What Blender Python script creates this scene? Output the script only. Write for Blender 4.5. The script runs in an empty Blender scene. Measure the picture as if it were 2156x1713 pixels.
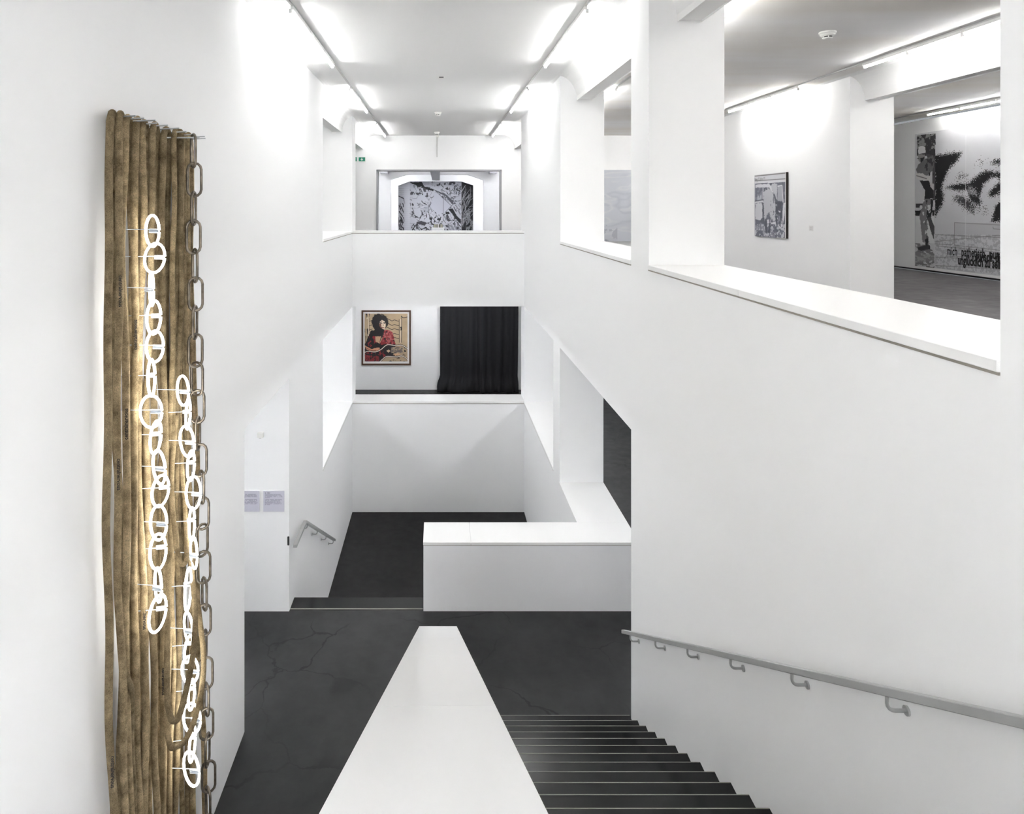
import bpy, bmesh, math, random
import numpy as np
from mathutils import Vector, Matrix

# ------------------------------------------------------------------ camera / world / exposure
F, VX, VY = 1437.3, 924.0, 438.0            # focal length in pixels and vanishing point (2156 x 1713 frame)
BASE = 7.70                                 # camera height above the lowest floor
sc = bpy.context.scene
col = sc.collection
cam_d = bpy.data.cameras.new('camera'); cam = bpy.data.objects.new('camera', cam_d); col.objects.link(cam)
cam_d.sensor_width = 36.0; cam_d.sensor_fit = 'HORIZONTAL'; cam_d.lens = F / 2156 * 36
cam_d.shift_x = (1078 - VX) / 2156; cam_d.shift_y = -(856.5 - VY) / 2156
cam_d.clip_start = 0.05; cam_d.clip_end = 200
cam.location = (0, 0, BASE); cam.rotation_euler = (math.pi / 2, 0, 0)
sc.camera = cam
w = bpy.data.worlds.new('world'); sc.world = w; w.use_nodes = True
w.node_tree.nodes['Background'].inputs[0].default_value = (0.9, 0.95, 1, 1)
w.node_tree.nodes['Background'].inputs[1].default_value = 0.05
sc.view_settings.view_transform = 'Standard'; sc.view_settings.look = 'None'
sc.view_settings.gamma = 1; sc.view_settings.use_curve_mapping = False
sc.view_settings.exposure = 2.86
TUBE, TUBE_ADDED, NEON = 10.2, 30.0, 2.2     # emission of ceiling tubes, of the added unseen tubes, of the neon
sc.cycles.use_light_tree = False; sc.cycles.max_bounces = 12; sc.cycles.diffuse_bounces = 11; sc.cycles.glossy_bounces = 3
sc.cycles.caustics_reflective = False; sc.cycles.caustics_refractive = False

# ------------------------------------------------------------------ measures (H = metres below the camera)
XL, XR, XLO, XRO = -2.193, 2.163, -2.97, 2.94
CE, UF, MC, MF, LF = -2.36, 1.614, 2.49, 5.904, 7.70
US, MS = 0.585, 4.895
ZF = 22.2
rnd = random.Random(5)

def V(x, z, h): return Vector((x, z, BASE - h))
def un(px, py, z): return Vector(((px - VX) * z / F, z, BASE - (py - VY) * z / F))
def onx(px, py, x):                         # point seen at a pixel on the plane X = x
    z = F * x / (px - VX); return Vector((x, z, BASE - (py - VY) * z / F))

# ------------------------------------------------------------------ materials
def mat(name, color, rough=0.6, metal=0.0, bump=0.0, bscale=40.0, var=0.0, vscale=3.0, coat=0.0, tint=None, stretch=(1, 1, 1), spec=0.5):
    m = bpy.data.materials.new(name); m.use_nodes = True
    n, l = m.node_tree.nodes, m.node_tree.links
    b = n['Principled BSDF']
    b.inputs['Base Color'].default_value = (*color, 1); b.inputs['Roughness'].default_value = rough
    b.inputs['Metallic'].default_value = metal; b.inputs['Coat Weight'].default_value = coat
    b.inputs['Specular IOR Level'].default_value = spec
    tc = n.new('ShaderNodeTexCoord'); mp = n.new('ShaderNodeMapping'); mp.inputs['Scale'].default_value = stretch
    geo = n.new('ShaderNodeNewGeometry')
    l.new(geo.outputs['Position'], mp.inputs['Vector'])
    if var:
        t = n.new('ShaderNodeTexNoise'); t.inputs['Scale'].default_value = vscale; t.inputs['Detail'].default_value = 3
        l.new(mp.outputs[0], t.inputs['Vector'])
        r = n.new('ShaderNodeValToRGB'); c2 = tint or tuple(c * (1 - var) for c in color)
        r.color_ramp.elements[0].position = 0.35; r.color_ramp.elements[1].position = 0.65
        r.color_ramp.elements[0].color = (*c2, 1); r.color_ramp.elements[1].color = (*color, 1)
        l.new(t.outputs['Fac'], r.inputs[0]); l.new(r.outputs[0], b.inputs['Base Color'])
    if bump:
        t = n.new('ShaderNodeTexNoise'); t.inputs['Scale'].default_value = bscale; t.inputs['Detail'].default_value = 2
        l.new(mp.outputs[0], t.inputs['Vector'])
        bp = n.new('ShaderNodeBump'); bp.inputs['Strength'].default_value = bump; bp.inputs['Distance'].default_value = 0.01
        l.new(t.outputs['Fac'], bp.inputs['Height']); l.new(bp.outputs[0], b.inputs['Normal'])
    return m

def emit(name, color, strength):
    m = bpy.data.materials.new(name); m.use_nodes = True
    b = m.node_tree.nodes['Principled BSDF']
    b.inputs['Base Color'].default_value = (0.9, 0.9, 0.9, 1)
    b.inputs['Emission Color'].default_value = (*color, 1); b.inputs['Emission Strength'].default_value = strength
    return m

def concrete(name, c0, c1, rough, crack=True, spec=0.5):
    m = bpy.data.materials.new(name); m.use_nodes = True
    n, l = m.node_tree.nodes, m.node_tree.links
    b = n['Principled BSDF']; b.inputs['Specular IOR Level'].default_value = spec
    geo = n.new('ShaderNodeNewGeometry')
    big = n.new('ShaderNodeTexNoise'); big.inputs['Scale'].default_value = 0.9; big.inputs['Detail'].default_value = 9; big.inputs['Roughness'].default_value = 0.65
    l.new(geo.outputs['Position'], big.inputs['Vector'])
    r = n.new('ShaderNodeValToRGB'); r.color_ramp.elements[0].position = 0.36; r.color_ramp.elements[1].position = 0.66
    r.color_ramp.elements[0].color = (*c0, 1); r.color_ramp.elements[1].color = (*c1, 1)
    l.new(big.outputs['Fac'], r.inputs[0])
    out = r.outputs[0]
    if crack:
        dn = n.new('ShaderNodeTexNoise'); dn.inputs['Scale'].default_value = 1.6; dn.inputs['Detail'].default_value = 6
        l.new(geo.outputs['Position'], dn.inputs['Vector'])
        mixv = n.new('ShaderNodeVectorMath'); mixv.operation = 'MULTIPLY_ADD'
        mixv.inputs[1].default_value = (0.8, 0.8, 0.0)
        l.new(dn.outputs['Color'], mixv.inputs[0]); l.new(geo.outputs['Position'], mixv.inputs[2])
        vo = n.new('ShaderNodeTexVoronoi'); vo.feature = 'DISTANCE_TO_EDGE'; vo.inputs['Scale'].default_value = 0.75
        l.new(mixv.outputs[0], vo.inputs['Vector'])
        cr = n.new('ShaderNodeValToRGB'); cr.color_ramp.elements[0].position = 0.005; cr.color_ramp.elements[1].position = 0.011
        cr.color_ramp.elements[0].color = (1, 1, 1, 1); cr.color_ramp.elements[1].color = (0, 0, 0, 1)
        l.new(vo.outputs['Distance'], cr.inputs[0])
        mk = n.new('ShaderNodeTexNoise'); mk.inputs['Scale'].default_value = 0.7
        l.new(geo.outputs['Position'], mk.inputs['Vector'])
        mr = n.new('ShaderNodeValToRGB'); mr.color_ramp.elements[0].position = 0.42; mr.color_ramp.elements[1].position = 0.56
        l.new(mk.outputs['Fac'], mr.inputs[0])
        mu = n.new('ShaderNodeMath'); mu.operation = 'MULTIPLY'
        l.new(cr.outputs[0], mu.inputs[0]); l.new(mr.outputs[0], mu.inputs[1])
        mx = n.new('ShaderNodeMixRGB'); mx.inputs['Color2'].default_value = (*[c * 0.3 for c in c0], 1)
        l.new(mu.outputs[0], mx.inputs['Fac']); l.new(out, mx.inputs['Color1']); out = mx.outputs[0]
    l.new(out, b.inputs['Base Color'])
    fine = n.new('ShaderNodeTexNoise'); fine.inputs['Scale'].default_value = 5; fine.inputs['Detail'].default_value = 8
    l.new(geo.outputs['Position'], fine.inputs['Vector'])
    rr = n.new('ShaderNodeMapRange'); rr.inputs['To Min'].default_value = rough - 0.1; rr.inputs['To Max'].default_value = rough + 0.14
    l.new(fine.outputs['Fac'], rr.inputs['Value']); l.new(rr.outputs[0], b.inputs['Roughness'])
    bp = n.new('ShaderNodeBump'); bp.inputs['Strength'].default_value = 0.06; bp.inputs['Distance'].default_value = 0.01
    l.new(fine.outputs['Fac'], bp.inputs['Height']); l.new(bp.outputs[0], b.inputs['Normal'])
    return m

def rope_mat():
    m = bpy.data.materials.new('rope_canvas'); m.use_nodes = True
    n, l = m.node_tree.nodes, m.node_tree.links
    b = n['Principled BSDF']; b.inputs['Roughness'].default_value = 0.95; b.inputs['Specular IOR Level'].default_value = 0.1
    geo = n.new('ShaderNodeNewGeometry'); uv = n.new('ShaderNodeTexCoord')
    t = n.new('ShaderNodeTexNoise'); t.inputs['Scale'].default_value = 9; t.inputs['Detail'].default_value = 8; t.inputs['Roughness'].default_value = 0.7
    l.new(geo.outputs['Position'], t.inputs['Vector'])
    r = n.new('ShaderNodeValToRGB'); e = r.color_ramp.elements
    e[0].position = 0.3; e[0].color = (0.21, 0.15, 0.08, 1); e[1].position = 0.66; e[1].color = (0.76, 0.60, 0.37, 1)
    l.new(t.outputs['Fac'], r.inputs[0])
    oi = n.new('ShaderNodeObjectInfo'); hs = n.new('ShaderNodeHueSaturation')
    mr = n.new('ShaderNodeMapRange'); mr.inputs['To Min'].default_value = 0.78; mr.inputs['To Max'].default_value = 1.22
    l.new(oi.outputs['Random'], mr.inputs['Value']); l.new(mr.outputs[0], hs.inputs['Value'])
    sp = n.new('ShaderNodeTexNoise'); sp.inputs['Scale'].default_value = 230; sp.inputs['Detail'].default_value = 2
    l.new(geo.outputs['Position'], sp.inputs['Vector'])
    mp = n.new('ShaderNodeMapping'); mp.inputs['Scale'].default_value = (8, 60, 1); mp.inputs['Rotation'].default_value = (0, 0, 0.5)
    l.new(uv.outputs['UV'], mp.inputs['Vector'])
    wv = n.new('ShaderNodeTexWave'); wv.inputs['Scale'].default_value = 1.4; wv.inputs['Distortion'].default_value = 1.2
    l.new(mp.outputs[0], wv.inputs['Vector'])
    mx = n.new('ShaderNodeMixRGB'); mx.blend_type = 'MULTIPLY'; mx.inputs['Fac'].default_value = 0.62
    cr = n.new('ShaderNodeValToRGB'); cr.color_ramp.elements[0].position = 0.36; cr.color_ramp.elements[1].position = 0.6
    cr.color_ramp.elements[0].color = (0.35, 0.33, 0.3, 1); cr.color_ramp.elements[1].color = (1.15, 1.12, 1.05, 1)
    l.new(sp.outputs['Fac'], cr.inputs[0])
    l.new(r.outputs[0], mx.inputs['Color1']); l.new(cr.outputs[0], mx.inputs['Color2'])
    l.new(mx.outputs[0], hs.inputs['Color']); l.new(hs.outputs[0], b.inputs['Base Color'])
    ad = n.new('ShaderNodeMath'); ad.operation = 'ADD'
    l.new(wv.outputs['Fac'], ad.inputs[0]); l.new(sp.outputs['Fac'], ad.inputs[1])
    bp = n.new('ShaderNodeBump'); bp.inputs['Strength'].default_value = 0.9; bp.inputs['Distance'].default_value = 0.006
    l.new(ad.outputs[0], bp.inputs['Height']); l.new(bp.outputs[0], b.inputs['Normal'])
    return m

def print_mat(name, rough=0.5, coat=0.0):
    m = bpy.data.materials.new(name); m.use_nodes = True
    n, l = m.node_tree.nodes, m.node_tree.links
    a = n.new('ShaderNodeVertexColor'); a.layer_name = 'ink'
    l.new(a.outputs['Color'], n['Principled BSDF'].inputs['Base Color'])
    n['Principled BSDF'].inputs['Roughness'].default_value = rough; n['Principled BSDF'].inputs['Coat Weight'].default_value = coat
    n['Principled BSDF'].inputs['Coat Roughness'].default_value = 0.05
    return m

M = dict(
    wall=mat('wall_white_paint', (0.91, 0.915, 0.92), 0.75),
    wall_low=mat('wall_scuffed_paint', (0.87, 0.87, 0.885), 0.75, bump=0.35, bscale=9),
    sill=mat('sill_white_lacquer', (0.89, 0.89, 0.885), 0.28),
    seam=mat('sill_shadow_joint', (0.30, 0.28, 0.25), 0.8),
    ceil=mat('ceiling_white_paint', (0.87, 0.87, 0.865), 0.85),
    ceil2=mat('ceiling_stained_paint', (0.87, 0.87, 0.87), 0.85, bump=0.5, bscale=2.2, var=0.1, vscale=0.55, tint=(0.77, 0.735, 0.68), stretch=(0.35, 1.3, 1)),
    floor=concrete('floor_dark_concrete', (0.0075, 0.0072, 0.0075), (0.024, 0.0235, 0.024), 0.45, spec=0.3),
    floor_low=concrete('floor_low_concrete', (0.016, 0.0145, 0.0148), (0.021, 0.019, 0.0195), 0.6, crack=False, spec=0.2),
    floor_up=concrete('floor_upper_concrete', (0.075, 0.070, 0.072), (0.12, 0.11, 0.115), 0.35, crack=False),
    step=mat('step_polished_stone', (0.0052, 0.0047, 0.0049), 0.2, spec=0.3),
    strip=mat('nosing_pale_metal', (0.22, 0.215, 0.19), 0.5, 0.2),
    rail=mat('handrail_grey_paint', (0.43, 0.435, 0.435), 0.4, 0.2, var=0.05, vscale=8),
    batten=mat('lamp_white_metal', (0.80, 0.80, 0.79), 0.4),
    track=mat('track_grey_metal', (0.58, 0.58, 0.57), 0.45, 0.2),
    plastic=mat('white_plastic', (0.83, 0.83, 0.80), 0.45),
    slot=mat('dark_slot', (0.02, 0.02, 0.02), 0.5),
    steel=mat('chain_steel', (0.30, 0.26, 0.21), 0.33, 0.9, bump=0.3, bscale=50, var=0.5, vscale=14),
    pin=mat('pin_bright_steel', (0.62, 0.64, 0.66), 0.3, 0.9),
    glass=mat('clip_clear_plastic', (0.70, 0.76, 0.84), 0.15),
    tube=emit('tube_glow', (1.0, 0.995, 0.985), TUBE), tube_added=emit('tube_added_glow', (0.96, 0.97, 1.0), TUBE_ADDED),
    neon=emit('neon_glow', (1.0, 0.985, 0.93), NEON),
    rope=rope_mat(), ink=mat('black_ink', (0.025, 0.022, 0.022), 0.8),
    curtain=mat('curtain_charcoal_cloth', (0.0135, 0.0135, 0.0155), 0.85, spec=0.3),
    brown=mat('frame_brown_wood', (0.085, 0.035, 0.016), 0.45, var=0.3, vscale=20), dark=mat('frame_dark_wood', (0.022, 0.014, 0.011), 0.5, var=0.3, vscale=18),
    paper=mat('mount_white_board', (0.78, 0.77, 0.77), 0.7), greymetal=mat('door_grey_metal', (0.33, 0.33, 0.345), 0.5),
    beamshade=mat('beam_shade_grey', (0.42, 0.42, 0.45), 0.6), green=mat('sign_green', (0.01, 0.26, 0.15), 0.4), white=mat('sign_white', (0.86, 0.88, 0.86), 0.4),  # grey of the rear beams: underside shade put into the colour
    print=print_mat('printed_ink'), printgloss=print_mat('printed_ink_under_glass', 0.35, 0.15),
    black=mat('black_mat', (0.012, 0.011, 0.011), 0.35),
    ochre=mat('pale_ochre_card', (0.42, 0.41, 0.29), 0.6), olive=mat('dark_olive_card', (0.06, 0.065, 0.05), 0.6), taupe=mat('taupe_card', (0.27, 0.26, 0.23), 0.6),
)

# ------------------------------------------------------------------ mesh helpers
class MB:
    def __init__(s): s.v, s.f, s.uv = [], [], None
    def add(s, vs, fs):
        o = len(s.v); s.v += [Vector(v) for v in vs]; s.f += [tuple(i + o for i in f) for f in fs]; return s
    def box(s, x0, x1, z0, z1, h0, h1):     # h0 above h1 (H grows downwards)
        vs = [V(x, z, h) for h in (h1, h0) for z in (z0, z1) for x in (x0, x1)]
        return s.add(vs, [(0, 2, 3, 1), (4, 5, 7, 6), (0, 1, 5, 4), (2, 6, 7, 3), (0, 4, 6, 2), (1, 3, 7, 5)])
    def prism(s, poly, d):                  # a planar polygon pushed along vector d
        n = len(poly); d = Vector(d); vs = [Vector(p) for p in poly] + [Vector(p) + d for p in poly]
        return s.add(vs, [tuple(range(n - 1, -1, -1)), tuple(range(n, 2 * n))] + [(i, (i + 1) % n, n + (i + 1) % n, n + i) for i in range(n)])
    def tube(s, pts, r, seg=8, closed=False, up=None):
        pts = [Vector(p) for p in pts]; n = len(pts); vs, fs = [], []
        ref = up or Vector((1, 0, 0)); prev = None
        for i, p in enumerate(pts):
            a = pts[(i - 1) % n] if closed or i else pts[0]; c = pts[(i + 1) % n] if closed or i < n - 1 else pts[-1]
            t = (c - a).normalized()
            q = prev if prev is not None else ref
            q = q - t * q.dot(t)
            if q.length < 1e-4: q = Vector((0.3, 1, 0.2)); q -= t * q.dot(t)
            q.normalize(); prev = q; bq = t.cross(q)
            rr = r[i] if isinstance(r, (list, tuple)) else r
            vs += [p + (q * math.cos(2 * math.pi * k / seg) + bq * math.sin(2 * math.pi * k / seg)) * rr for k in range(seg)]
        m = n if closed else n - 1
        for i in range(m):
            for k in range(seg):
                a, b2 = i * seg + k, i * seg + (k + 1) % seg
                c, d = ((i + 1) % n) * seg + (k + 1) % seg, ((i + 1) % n) * seg + k
                fs.append((a, b2, c, d))
        if not closed: fs += [tuple(range(seg - 1, -1, -1)), tuple(range((n - 1) * seg, n * seg))]
        return s.add(vs, fs)
    def lathe(s, c, prof, axis=Vector((0, 0, 1)), seg=20):   # prof: (radius, offset along axis)
        axis = axis.normalized(); q = axis.orthogonal().normalized(); b = axis.cross(q); vs = []
        for r, o in prof:
            vs += [Vector(c) + axis * o + (q * math.cos(2 * math.pi * k / seg) + b * math.sin(2 * math.pi * k / seg)) * r for k in range(seg)]
        fs = [(i * seg + k, i * seg + (k + 1) % seg, (i + 1) * seg + (k + 1) % seg, (i + 1) * seg + k) for i in range(len(prof) - 1) for k in range(seg)]
        fs += [tuple(range(seg - 1, -1, -1)), tuple(range((len(prof) - 1) * seg, len(prof) * seg))]
        return s.add(vs, fs)

WPOS = {}
def build(mb, name, material, parent=None, smooth=False, bevel=0.0, origin=None):
    vs = mb.v
    if origin is None:
        lo = [min(v[i] for v in vs) for i in range(3)]; hi = [max(v[i] for v in vs) for i in range(3)]
        origin = Vector(((lo[0] + hi[0]) / 2, (lo[1] + hi[1]) / 2, lo[2]))
    me = bpy.data.meshes.new(name)
    me.from_pydata([v - origin for v in vs], [], mb.f)
    bm = bmesh.new(); bm.from_mesh(me); bmesh.ops.recalc_face_normals(bm, faces=bm.faces)
    if bevel: bmesh.ops.bevel(bm, geom=bm.edges[:], offset=bevel, segments=1, affect='EDGES')
    bm.to_mesh(me); bm.free()
    me.materials.append(M[material] if isinstance(material, str) else material)
    if smooth:
        for p in me.polygons: p.use_smooth = True
    o = bpy.data.objects.new(name, me); col.objects.link(o)
    o.location = origin; WPOS[o.name] = origin.copy()
    if parent: o.parent = parent; o.location = origin - WPOS[parent.name]
    return o

def thing(name, loc, label, cat, group=None, kind=None):
    o = bpy.data.objects.new(name, None); o.empty_display_size = 0.1; col.objects.link(o); o.location = loc; WPOS[o.name] = Vector(loc)
    return tag(o, label, cat, group, kind)
def tag(o, label, cat, group=None, kind=None):
    o['label'] = label; o['category'] = cat
    if group: o['group'] = group
    if kind: o['kind'] = kind
    return o
def struct(name, boxes, material, label, cat='wall', bevel=0):
    m = MB()
    for b in boxes: m.box(*b)
    o = build(m, name, material, bevel=bevel); return tag(o, label, cat, kind='structure')

def text_obj(txt, name, size, material, parent, loc, xdir, ydir, extrude=0.0006, bold=0.0, xs=1.0, align='LEFT'):
    cu = bpy.data.curves.new(name, 'FONT'); cu.body = txt; cu.size = size; cu.extrude = extrude; cu.align_x = align; cu.offset = bold
    cu.resolution_u = 3
    tmp = bpy.data.objects.new(name + '_src', cu); col.objects.link(tmp)
    dg = bpy.context.evaluated_depsgraph_get(); me = bpy.data.meshes.new_from_object(tmp.evaluated_get(dg))
    bpy.data.objects.remove(tmp); bpy.data.curves.remove(cu)
    me.name = name; me.materials.clear(); me.materials.append(M[material])
    o = bpy.data.objects.new(name, me); col.objects.link(o)
    xd, yd = Vector(xdir).normalized(), Vector(ydir).normalized(); zd = xd.cross(yd)
    R = Matrix((xd * xs, yd, zd)).transposed()
    for v in me.vertices: v.co = R @ v.co
    o.parent = parent; o.location = Vector(loc) - WPOS[parent.name]
    return o

ORD = ['first', 'second', 'third', 'fourth', 'fifth', 'sixth', 'seventh', 'eighth', 'ninth', 'tenth', 'eleventh', 'twelfth', 'thirteenth', 'fourteenth', 'fifteenth', 'sixteenth', 'seventeenth', 'eighteenth', 'nineteenth', 'twentieth', 'twenty-first']

# ------------------------------------------------------------------ the setting
ZN = -9.2                                   # wall behind the camera
XA, XB = -6.2, 12.4                         # outer limits of the galleries
CT = 0.06                                   # sill slab thickness
struct('wall_left', [
    (XLO, XL, ZN, 7.70, CE, MF), (XLO, XL, 7.70, 12.9, CE, MC), (XLO, XL, 10.0, 12.9, MC, LF),
    (XLO, XL, 12.9, 17.3, US + CT, MC), (XLO, XL, 12.9, 17.3, MS + CT, LF), (XLO, XL, 17.3, 17.96, CE, LF)],
    'wall', 'tall white stairwell wall carrying the ropes, open at the landing')
struct('wall_right', [
    (XR, XRO, ZN, 2.63, CE, MF), (XR, XRO, 2.63, 7.03, US + CT, MF), (XR, XRO, 7.03, 7.68, CE, MF),
    (XR, XRO, 7.68, 12.14, US + CT, MC), (XR, XRO, 12.14, 17.96, CE, MC), (XR, XRO, 12.2, 12.9, MC, LF),
    (XR, XRO, 10.64, 12.2, MS + CT + 0.02, LF), (XR, XRO, 12.9, 17.3, MS + CT, LF), (XR, XRO, 17.3, 17.96, MC, LF)],
    'wall', 'tall white stairwell wall with handrail and wide gallery openings')
struct('wall_back', [(XL, XR, 17.3, 17.96, US + CT, MC), (XL, XR, 17.3, 17.96, MS + CT, LF)],
       'wall', 'white end wall of the stairwell with openings on two storeys')
DX0, DX1, DT = -2.03, 2.04, -1.25
struct('wall_gallery_far', [(XA, DX0, ZF, ZF + 0.3, CE, UF), (DX1, XB + .3, ZF, ZF + 0.3, CE, UF), (DX0, DX1, ZF, ZF + 0.3, CE, DT)],
       'wall', 'far white gallery wall with wide grey framed doorway')
struct('wall_curtain_room', [(XA, XB + .3, ZF, ZF + 0.3, MC, MF)], 'wall', 'grey white wall behind framed portrait and dark curtain')
struct('wall_gallery_middle', [(7.32, 8.10, 12.15, ZF, CE, UF)], 'wall', 'white gallery wall carrying the grey van picture')
struct('wall_gallery_right', [(XB, XB + .3, ZN, ZF, CE + 0.1, UF - 0.05)], 'wall', 'white gallery wall carrying the big black and white mural')
struct('wall_gallery_plinth', [(XB + 0.06, XB + .3, ZN, ZF, UF - 0.05, UF)], 'black', 'dark recessed shadow gap under the mural wall')
struct('wall_outer_left', [(XA - .3, XA, ZN, ZF + .3, CE, MF)], 'wall', 'outer white wall beyond the left gallery')
struct('wall_middle_storey_right', [(XB, XB + .3, ZN, ZF + .3, MC, MF)], 'wall', 'outer white wall of the middle storey')
struct('wall_behind', [(XA - .3, XB + .3, ZN - .3, ZN, CE, MF)], 'wall', 'white wall at the near end of the hall')
struct('wall_under_landing', [(XL, XR, 9.9, 10.04, MF + 0.3, LF)], 'wall', 'white wall below the middle landing')
# floors
struct('floor', [(XA, XB, ZN, 10.02, MF, MF + .3), (XA, XLO, 10.02, ZF, MF, MF + .3), (XRO, XB, 10.02, ZF, MF, MF + .3),
                 (XLO, XRO, 17.96, ZF, MF, MF + .3), (-0.23, XRO, 10.02, 10.62, MF, MF + .3)], 'floor', 'dark cracked concrete landing floor of the middle storey', 'floor')
struct('floor_lower', [(XLO, XRO, 9.9, 17.96, LF, LF + .3)], 'floor_low', 'dark smooth floor at the bottom of the stairwell', 'floor')
struct('floor_upper', [(XA, XLO, ZN, ZF, UF, MC), (XRO, XB, ZN, ZF, UF, MC), (XL, XRO, 17.96, ZF, UF, MC), (XL, XRO, ZN, 0.10, UF, MC)],
       'floor_up', 'grey polished concrete floor of the upper gallery', 'floor')
struct('ceiling_middle_storey', [(XA, XLO, ZN, ZF, MC, MC + .02), (XRO, XB, ZN, ZF, MC, MC + .02), (XL, XR, 17.96, ZF, MC, MC + .02)], 'ceil', 'white soffit over the middle storey', 'ceiling')
# ceilings
struct('ceiling', [(-2.6, 2.6, ZN, ZF + .3, CE - .3, CE)], 'ceil', 'white plaster ceiling over the stairwell', 'ceiling')
struct('ceiling_left', [(XA - .3, -2.6, ZN, ZF + .3, CE - .3, CE)], 'ceil', 'white ceiling over the left gallery', 'ceiling')
struct('ceiling_right', [(2.6, XB + .3, ZN, ZF + .3, CE - .3, CE)], 'ceil2', 'stained white ceiling over the right gallery', 'ceiling')

def cove_beam(name, cx, label, za=ZN, zb=ZF):
    hw, ch, bot = 0.125, 0.36, -1.935
    prof = []
    for k in range(11):
        a = math.pi / 2 * k / 10
        prof.append((cx - hw - ch + ch * math.sin(a), CE + (bot + 0.02 - CE) * (1 - math.cos(a))))
    prof += [(cx - hw, bot), (cx + hw, bot)]
    prof += [(2 * cx - x, h) for x, h in reversed(prof[:11])]
    m = MB().prism([V(x, za, h) for x, h in prof], (0, zb - za, 0))
    o = build(m, name, 'ceil'); tag(o, label, 'beam', 'ceiling beams with rounded coves', 'structure')
    return o
cove_beam('beam', -2.58, 'white ceiling beam with rounded cove above the left opening')
cove_beam('beam', 2.58, 'white ceiling beam with rounded cove above the right openings')
cove_beam('beam', 7.71, 'white ceiling beam with rounded cove inside the right gallery')

# sills: white lacquered slabs with a dark joint line below
def sill(name, x0, x1, z0, z1, h, label, face):
    t = thing(name, V((x0 + x1) / 2, (z0 + z1) / 2, h + CT), label, 'sill', 'white lacquered sills', 'structure')
    build(MB().box(x0, x1, z0, z1, h, h + CT - 0.012), 'sill_slab', 'sill', t, bevel=0.003)
    q = 0.004
    if face == 'x+': b = (x0, x1 - q, z0, z1)
    elif face == 'x-': b = (x0 + q, x1, z0, z1)
    else: b = (x0, x1, z0 + q, z1)
    build(MB().box(*b, h + CT - 0.012, h + CT), 'shadow_joint', 'seam', t)
sill('trim_1', XR - 0.012, XRO, 2.63, 4.9, US, 'near half of the long white gallery sill beside the stairs', 'x-')
sill('trim_2', XR - 0.012, XRO, 4.903, 7.03, US, 'far half of the long white gallery sill, ending at a pier', 'x-')
sill('trim_3', XR - 0.012, XRO, 7.68, 12.14, US, 'white sill of the second upper opening, between two piers', 'x-')
sill('trim_4', XLO, XL + 0.012, 12.9, 17.3, US, 'white sill of the upper opening left of the end wall', 'x+')
sill('trim_5', XL, XR, 17.288, 17.96, US, 'white sill across the end wall on the upper storey', 'z-')
sill('trim_6', XLO, XL + 0.012, 12.9, 17.3, MS, 'white sill of the lower opening beside the descending handrail', 'x+')
sill('trim_7', XR - 0.012, XRO, 12.9, 17.3, MS, 'white sill of the lower opening right of the end wall', 'x-')
sill('trim_8', XL, XR, 17.288, 17.96, MS, 'white sill across the end wall below portrait and curtain', 'z-')

# doorway frame and the rooms behind it
t = thing('door_1', V(0, ZF, UF), 'grey metal lining of the wide doorway in the far wall', 'doorway', kind='structure')
for nm, b in (('jamb', (DX0 - .0, DX0 + .05, ZF - .02, ZF + .32, DT, UF)), ('jamb', (DX1 - .05, DX1, ZF - .02, ZF + .32, DT, UF)), ('lintel_lining', (DX0, DX1, ZF - .02, ZF + .32, DT - .002, DT + .05))):
    build(MB().box(*b), nm, 'greymetal', t)
def portal(name, z, pts, label):
    L = -4.0; Rr = 4.0; T = -1.75; B = UF
    xs = [un(px, py, z) for px, py in pts]
    (a, b, c, d) = xs
    m = MB(); y = (0, 0.3, 0)
    zt = BASE - T; zb = BASE - B
    m.prism([(L, z, zb), (a.x, z, zb), (a.x, z, a.z), (a.x, z, zt), (L, z, zt)], y)
    m.prism([(d.x, z, zb), (Rr, z, zb), (Rr, z, zt), (d.x, z, zt), (d.x, z, d.z)], y)
    m.prism([(a.x, z, a.z), (b.x, z, b.z), (c.x, z, c.z), (d.x, z, d.z), (d.x, z, zt), (a.x, z, zt)], y)
    o = build(m, name, 'wall'); tag(o, label, 'wall', kind='structure')
portal('wall_portal_near', 27.0, [(822.7, 378.7), (855.3, 367.5), (984.5, 367.5), (1017.6, 378.7)], 'white wall with a chamfered opening behind the far doorway')
portal('wall_portal_far', 31.0, [(838.2, 390.7), (862.7, 381.5), (970.8, 381.5), (996.5, 389.8)], 'white wall with a chamfered opening in front of the black and white picture')
struct('wall_rear_room', [(-4, 4, 31.9, 32.1, -1.75, UF), (-4.2, -4, ZF + .3, 32.1, -1.75, UF), (4, 4.2, ZF + .3, 32.1, -1.75, UF)], 'wall', 'white walls of the rear rooms beyond the far doorway')
struct('floor_rear_room', [(-4.2, 4.2, ZF, 32.1, UF, UF + .2)], 'floor_up', 'grey floor of the rear rooms beyond the far doorway', 'floor')
struct('ceiling_rear_room', [(-4.2, 4.2, ZF + .3, 32.1, -1.95, -1.75)], 'ceil', 'white ceiling of the rear rooms beyond the far doorway', 'ceiling')
for x, lb in ((-0.13, 'shade-painted grey underside of the central beam in the rear rooms'), (-2.15, 'shade-painted grey underside of the left beam behind the far doorway'), (2.09, 'shade-painted grey underside of the right beam behind the far doorway')):
    o = build(MB().box(x - (.17 if abs(x) < 1 else .12), x + (.17 if abs(x) < 1 else .17), ZF + .32 if abs(x) < 1 else 26.4, 30.99 if abs(x) < 1 else 26.99, -1.75, -1.27 if abs(x) < 1 else -1.345), 'rear_beam', 'beamshade'); tag(o, lb, 'beam', 'beams of the rear rooms', 'structure')

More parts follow.
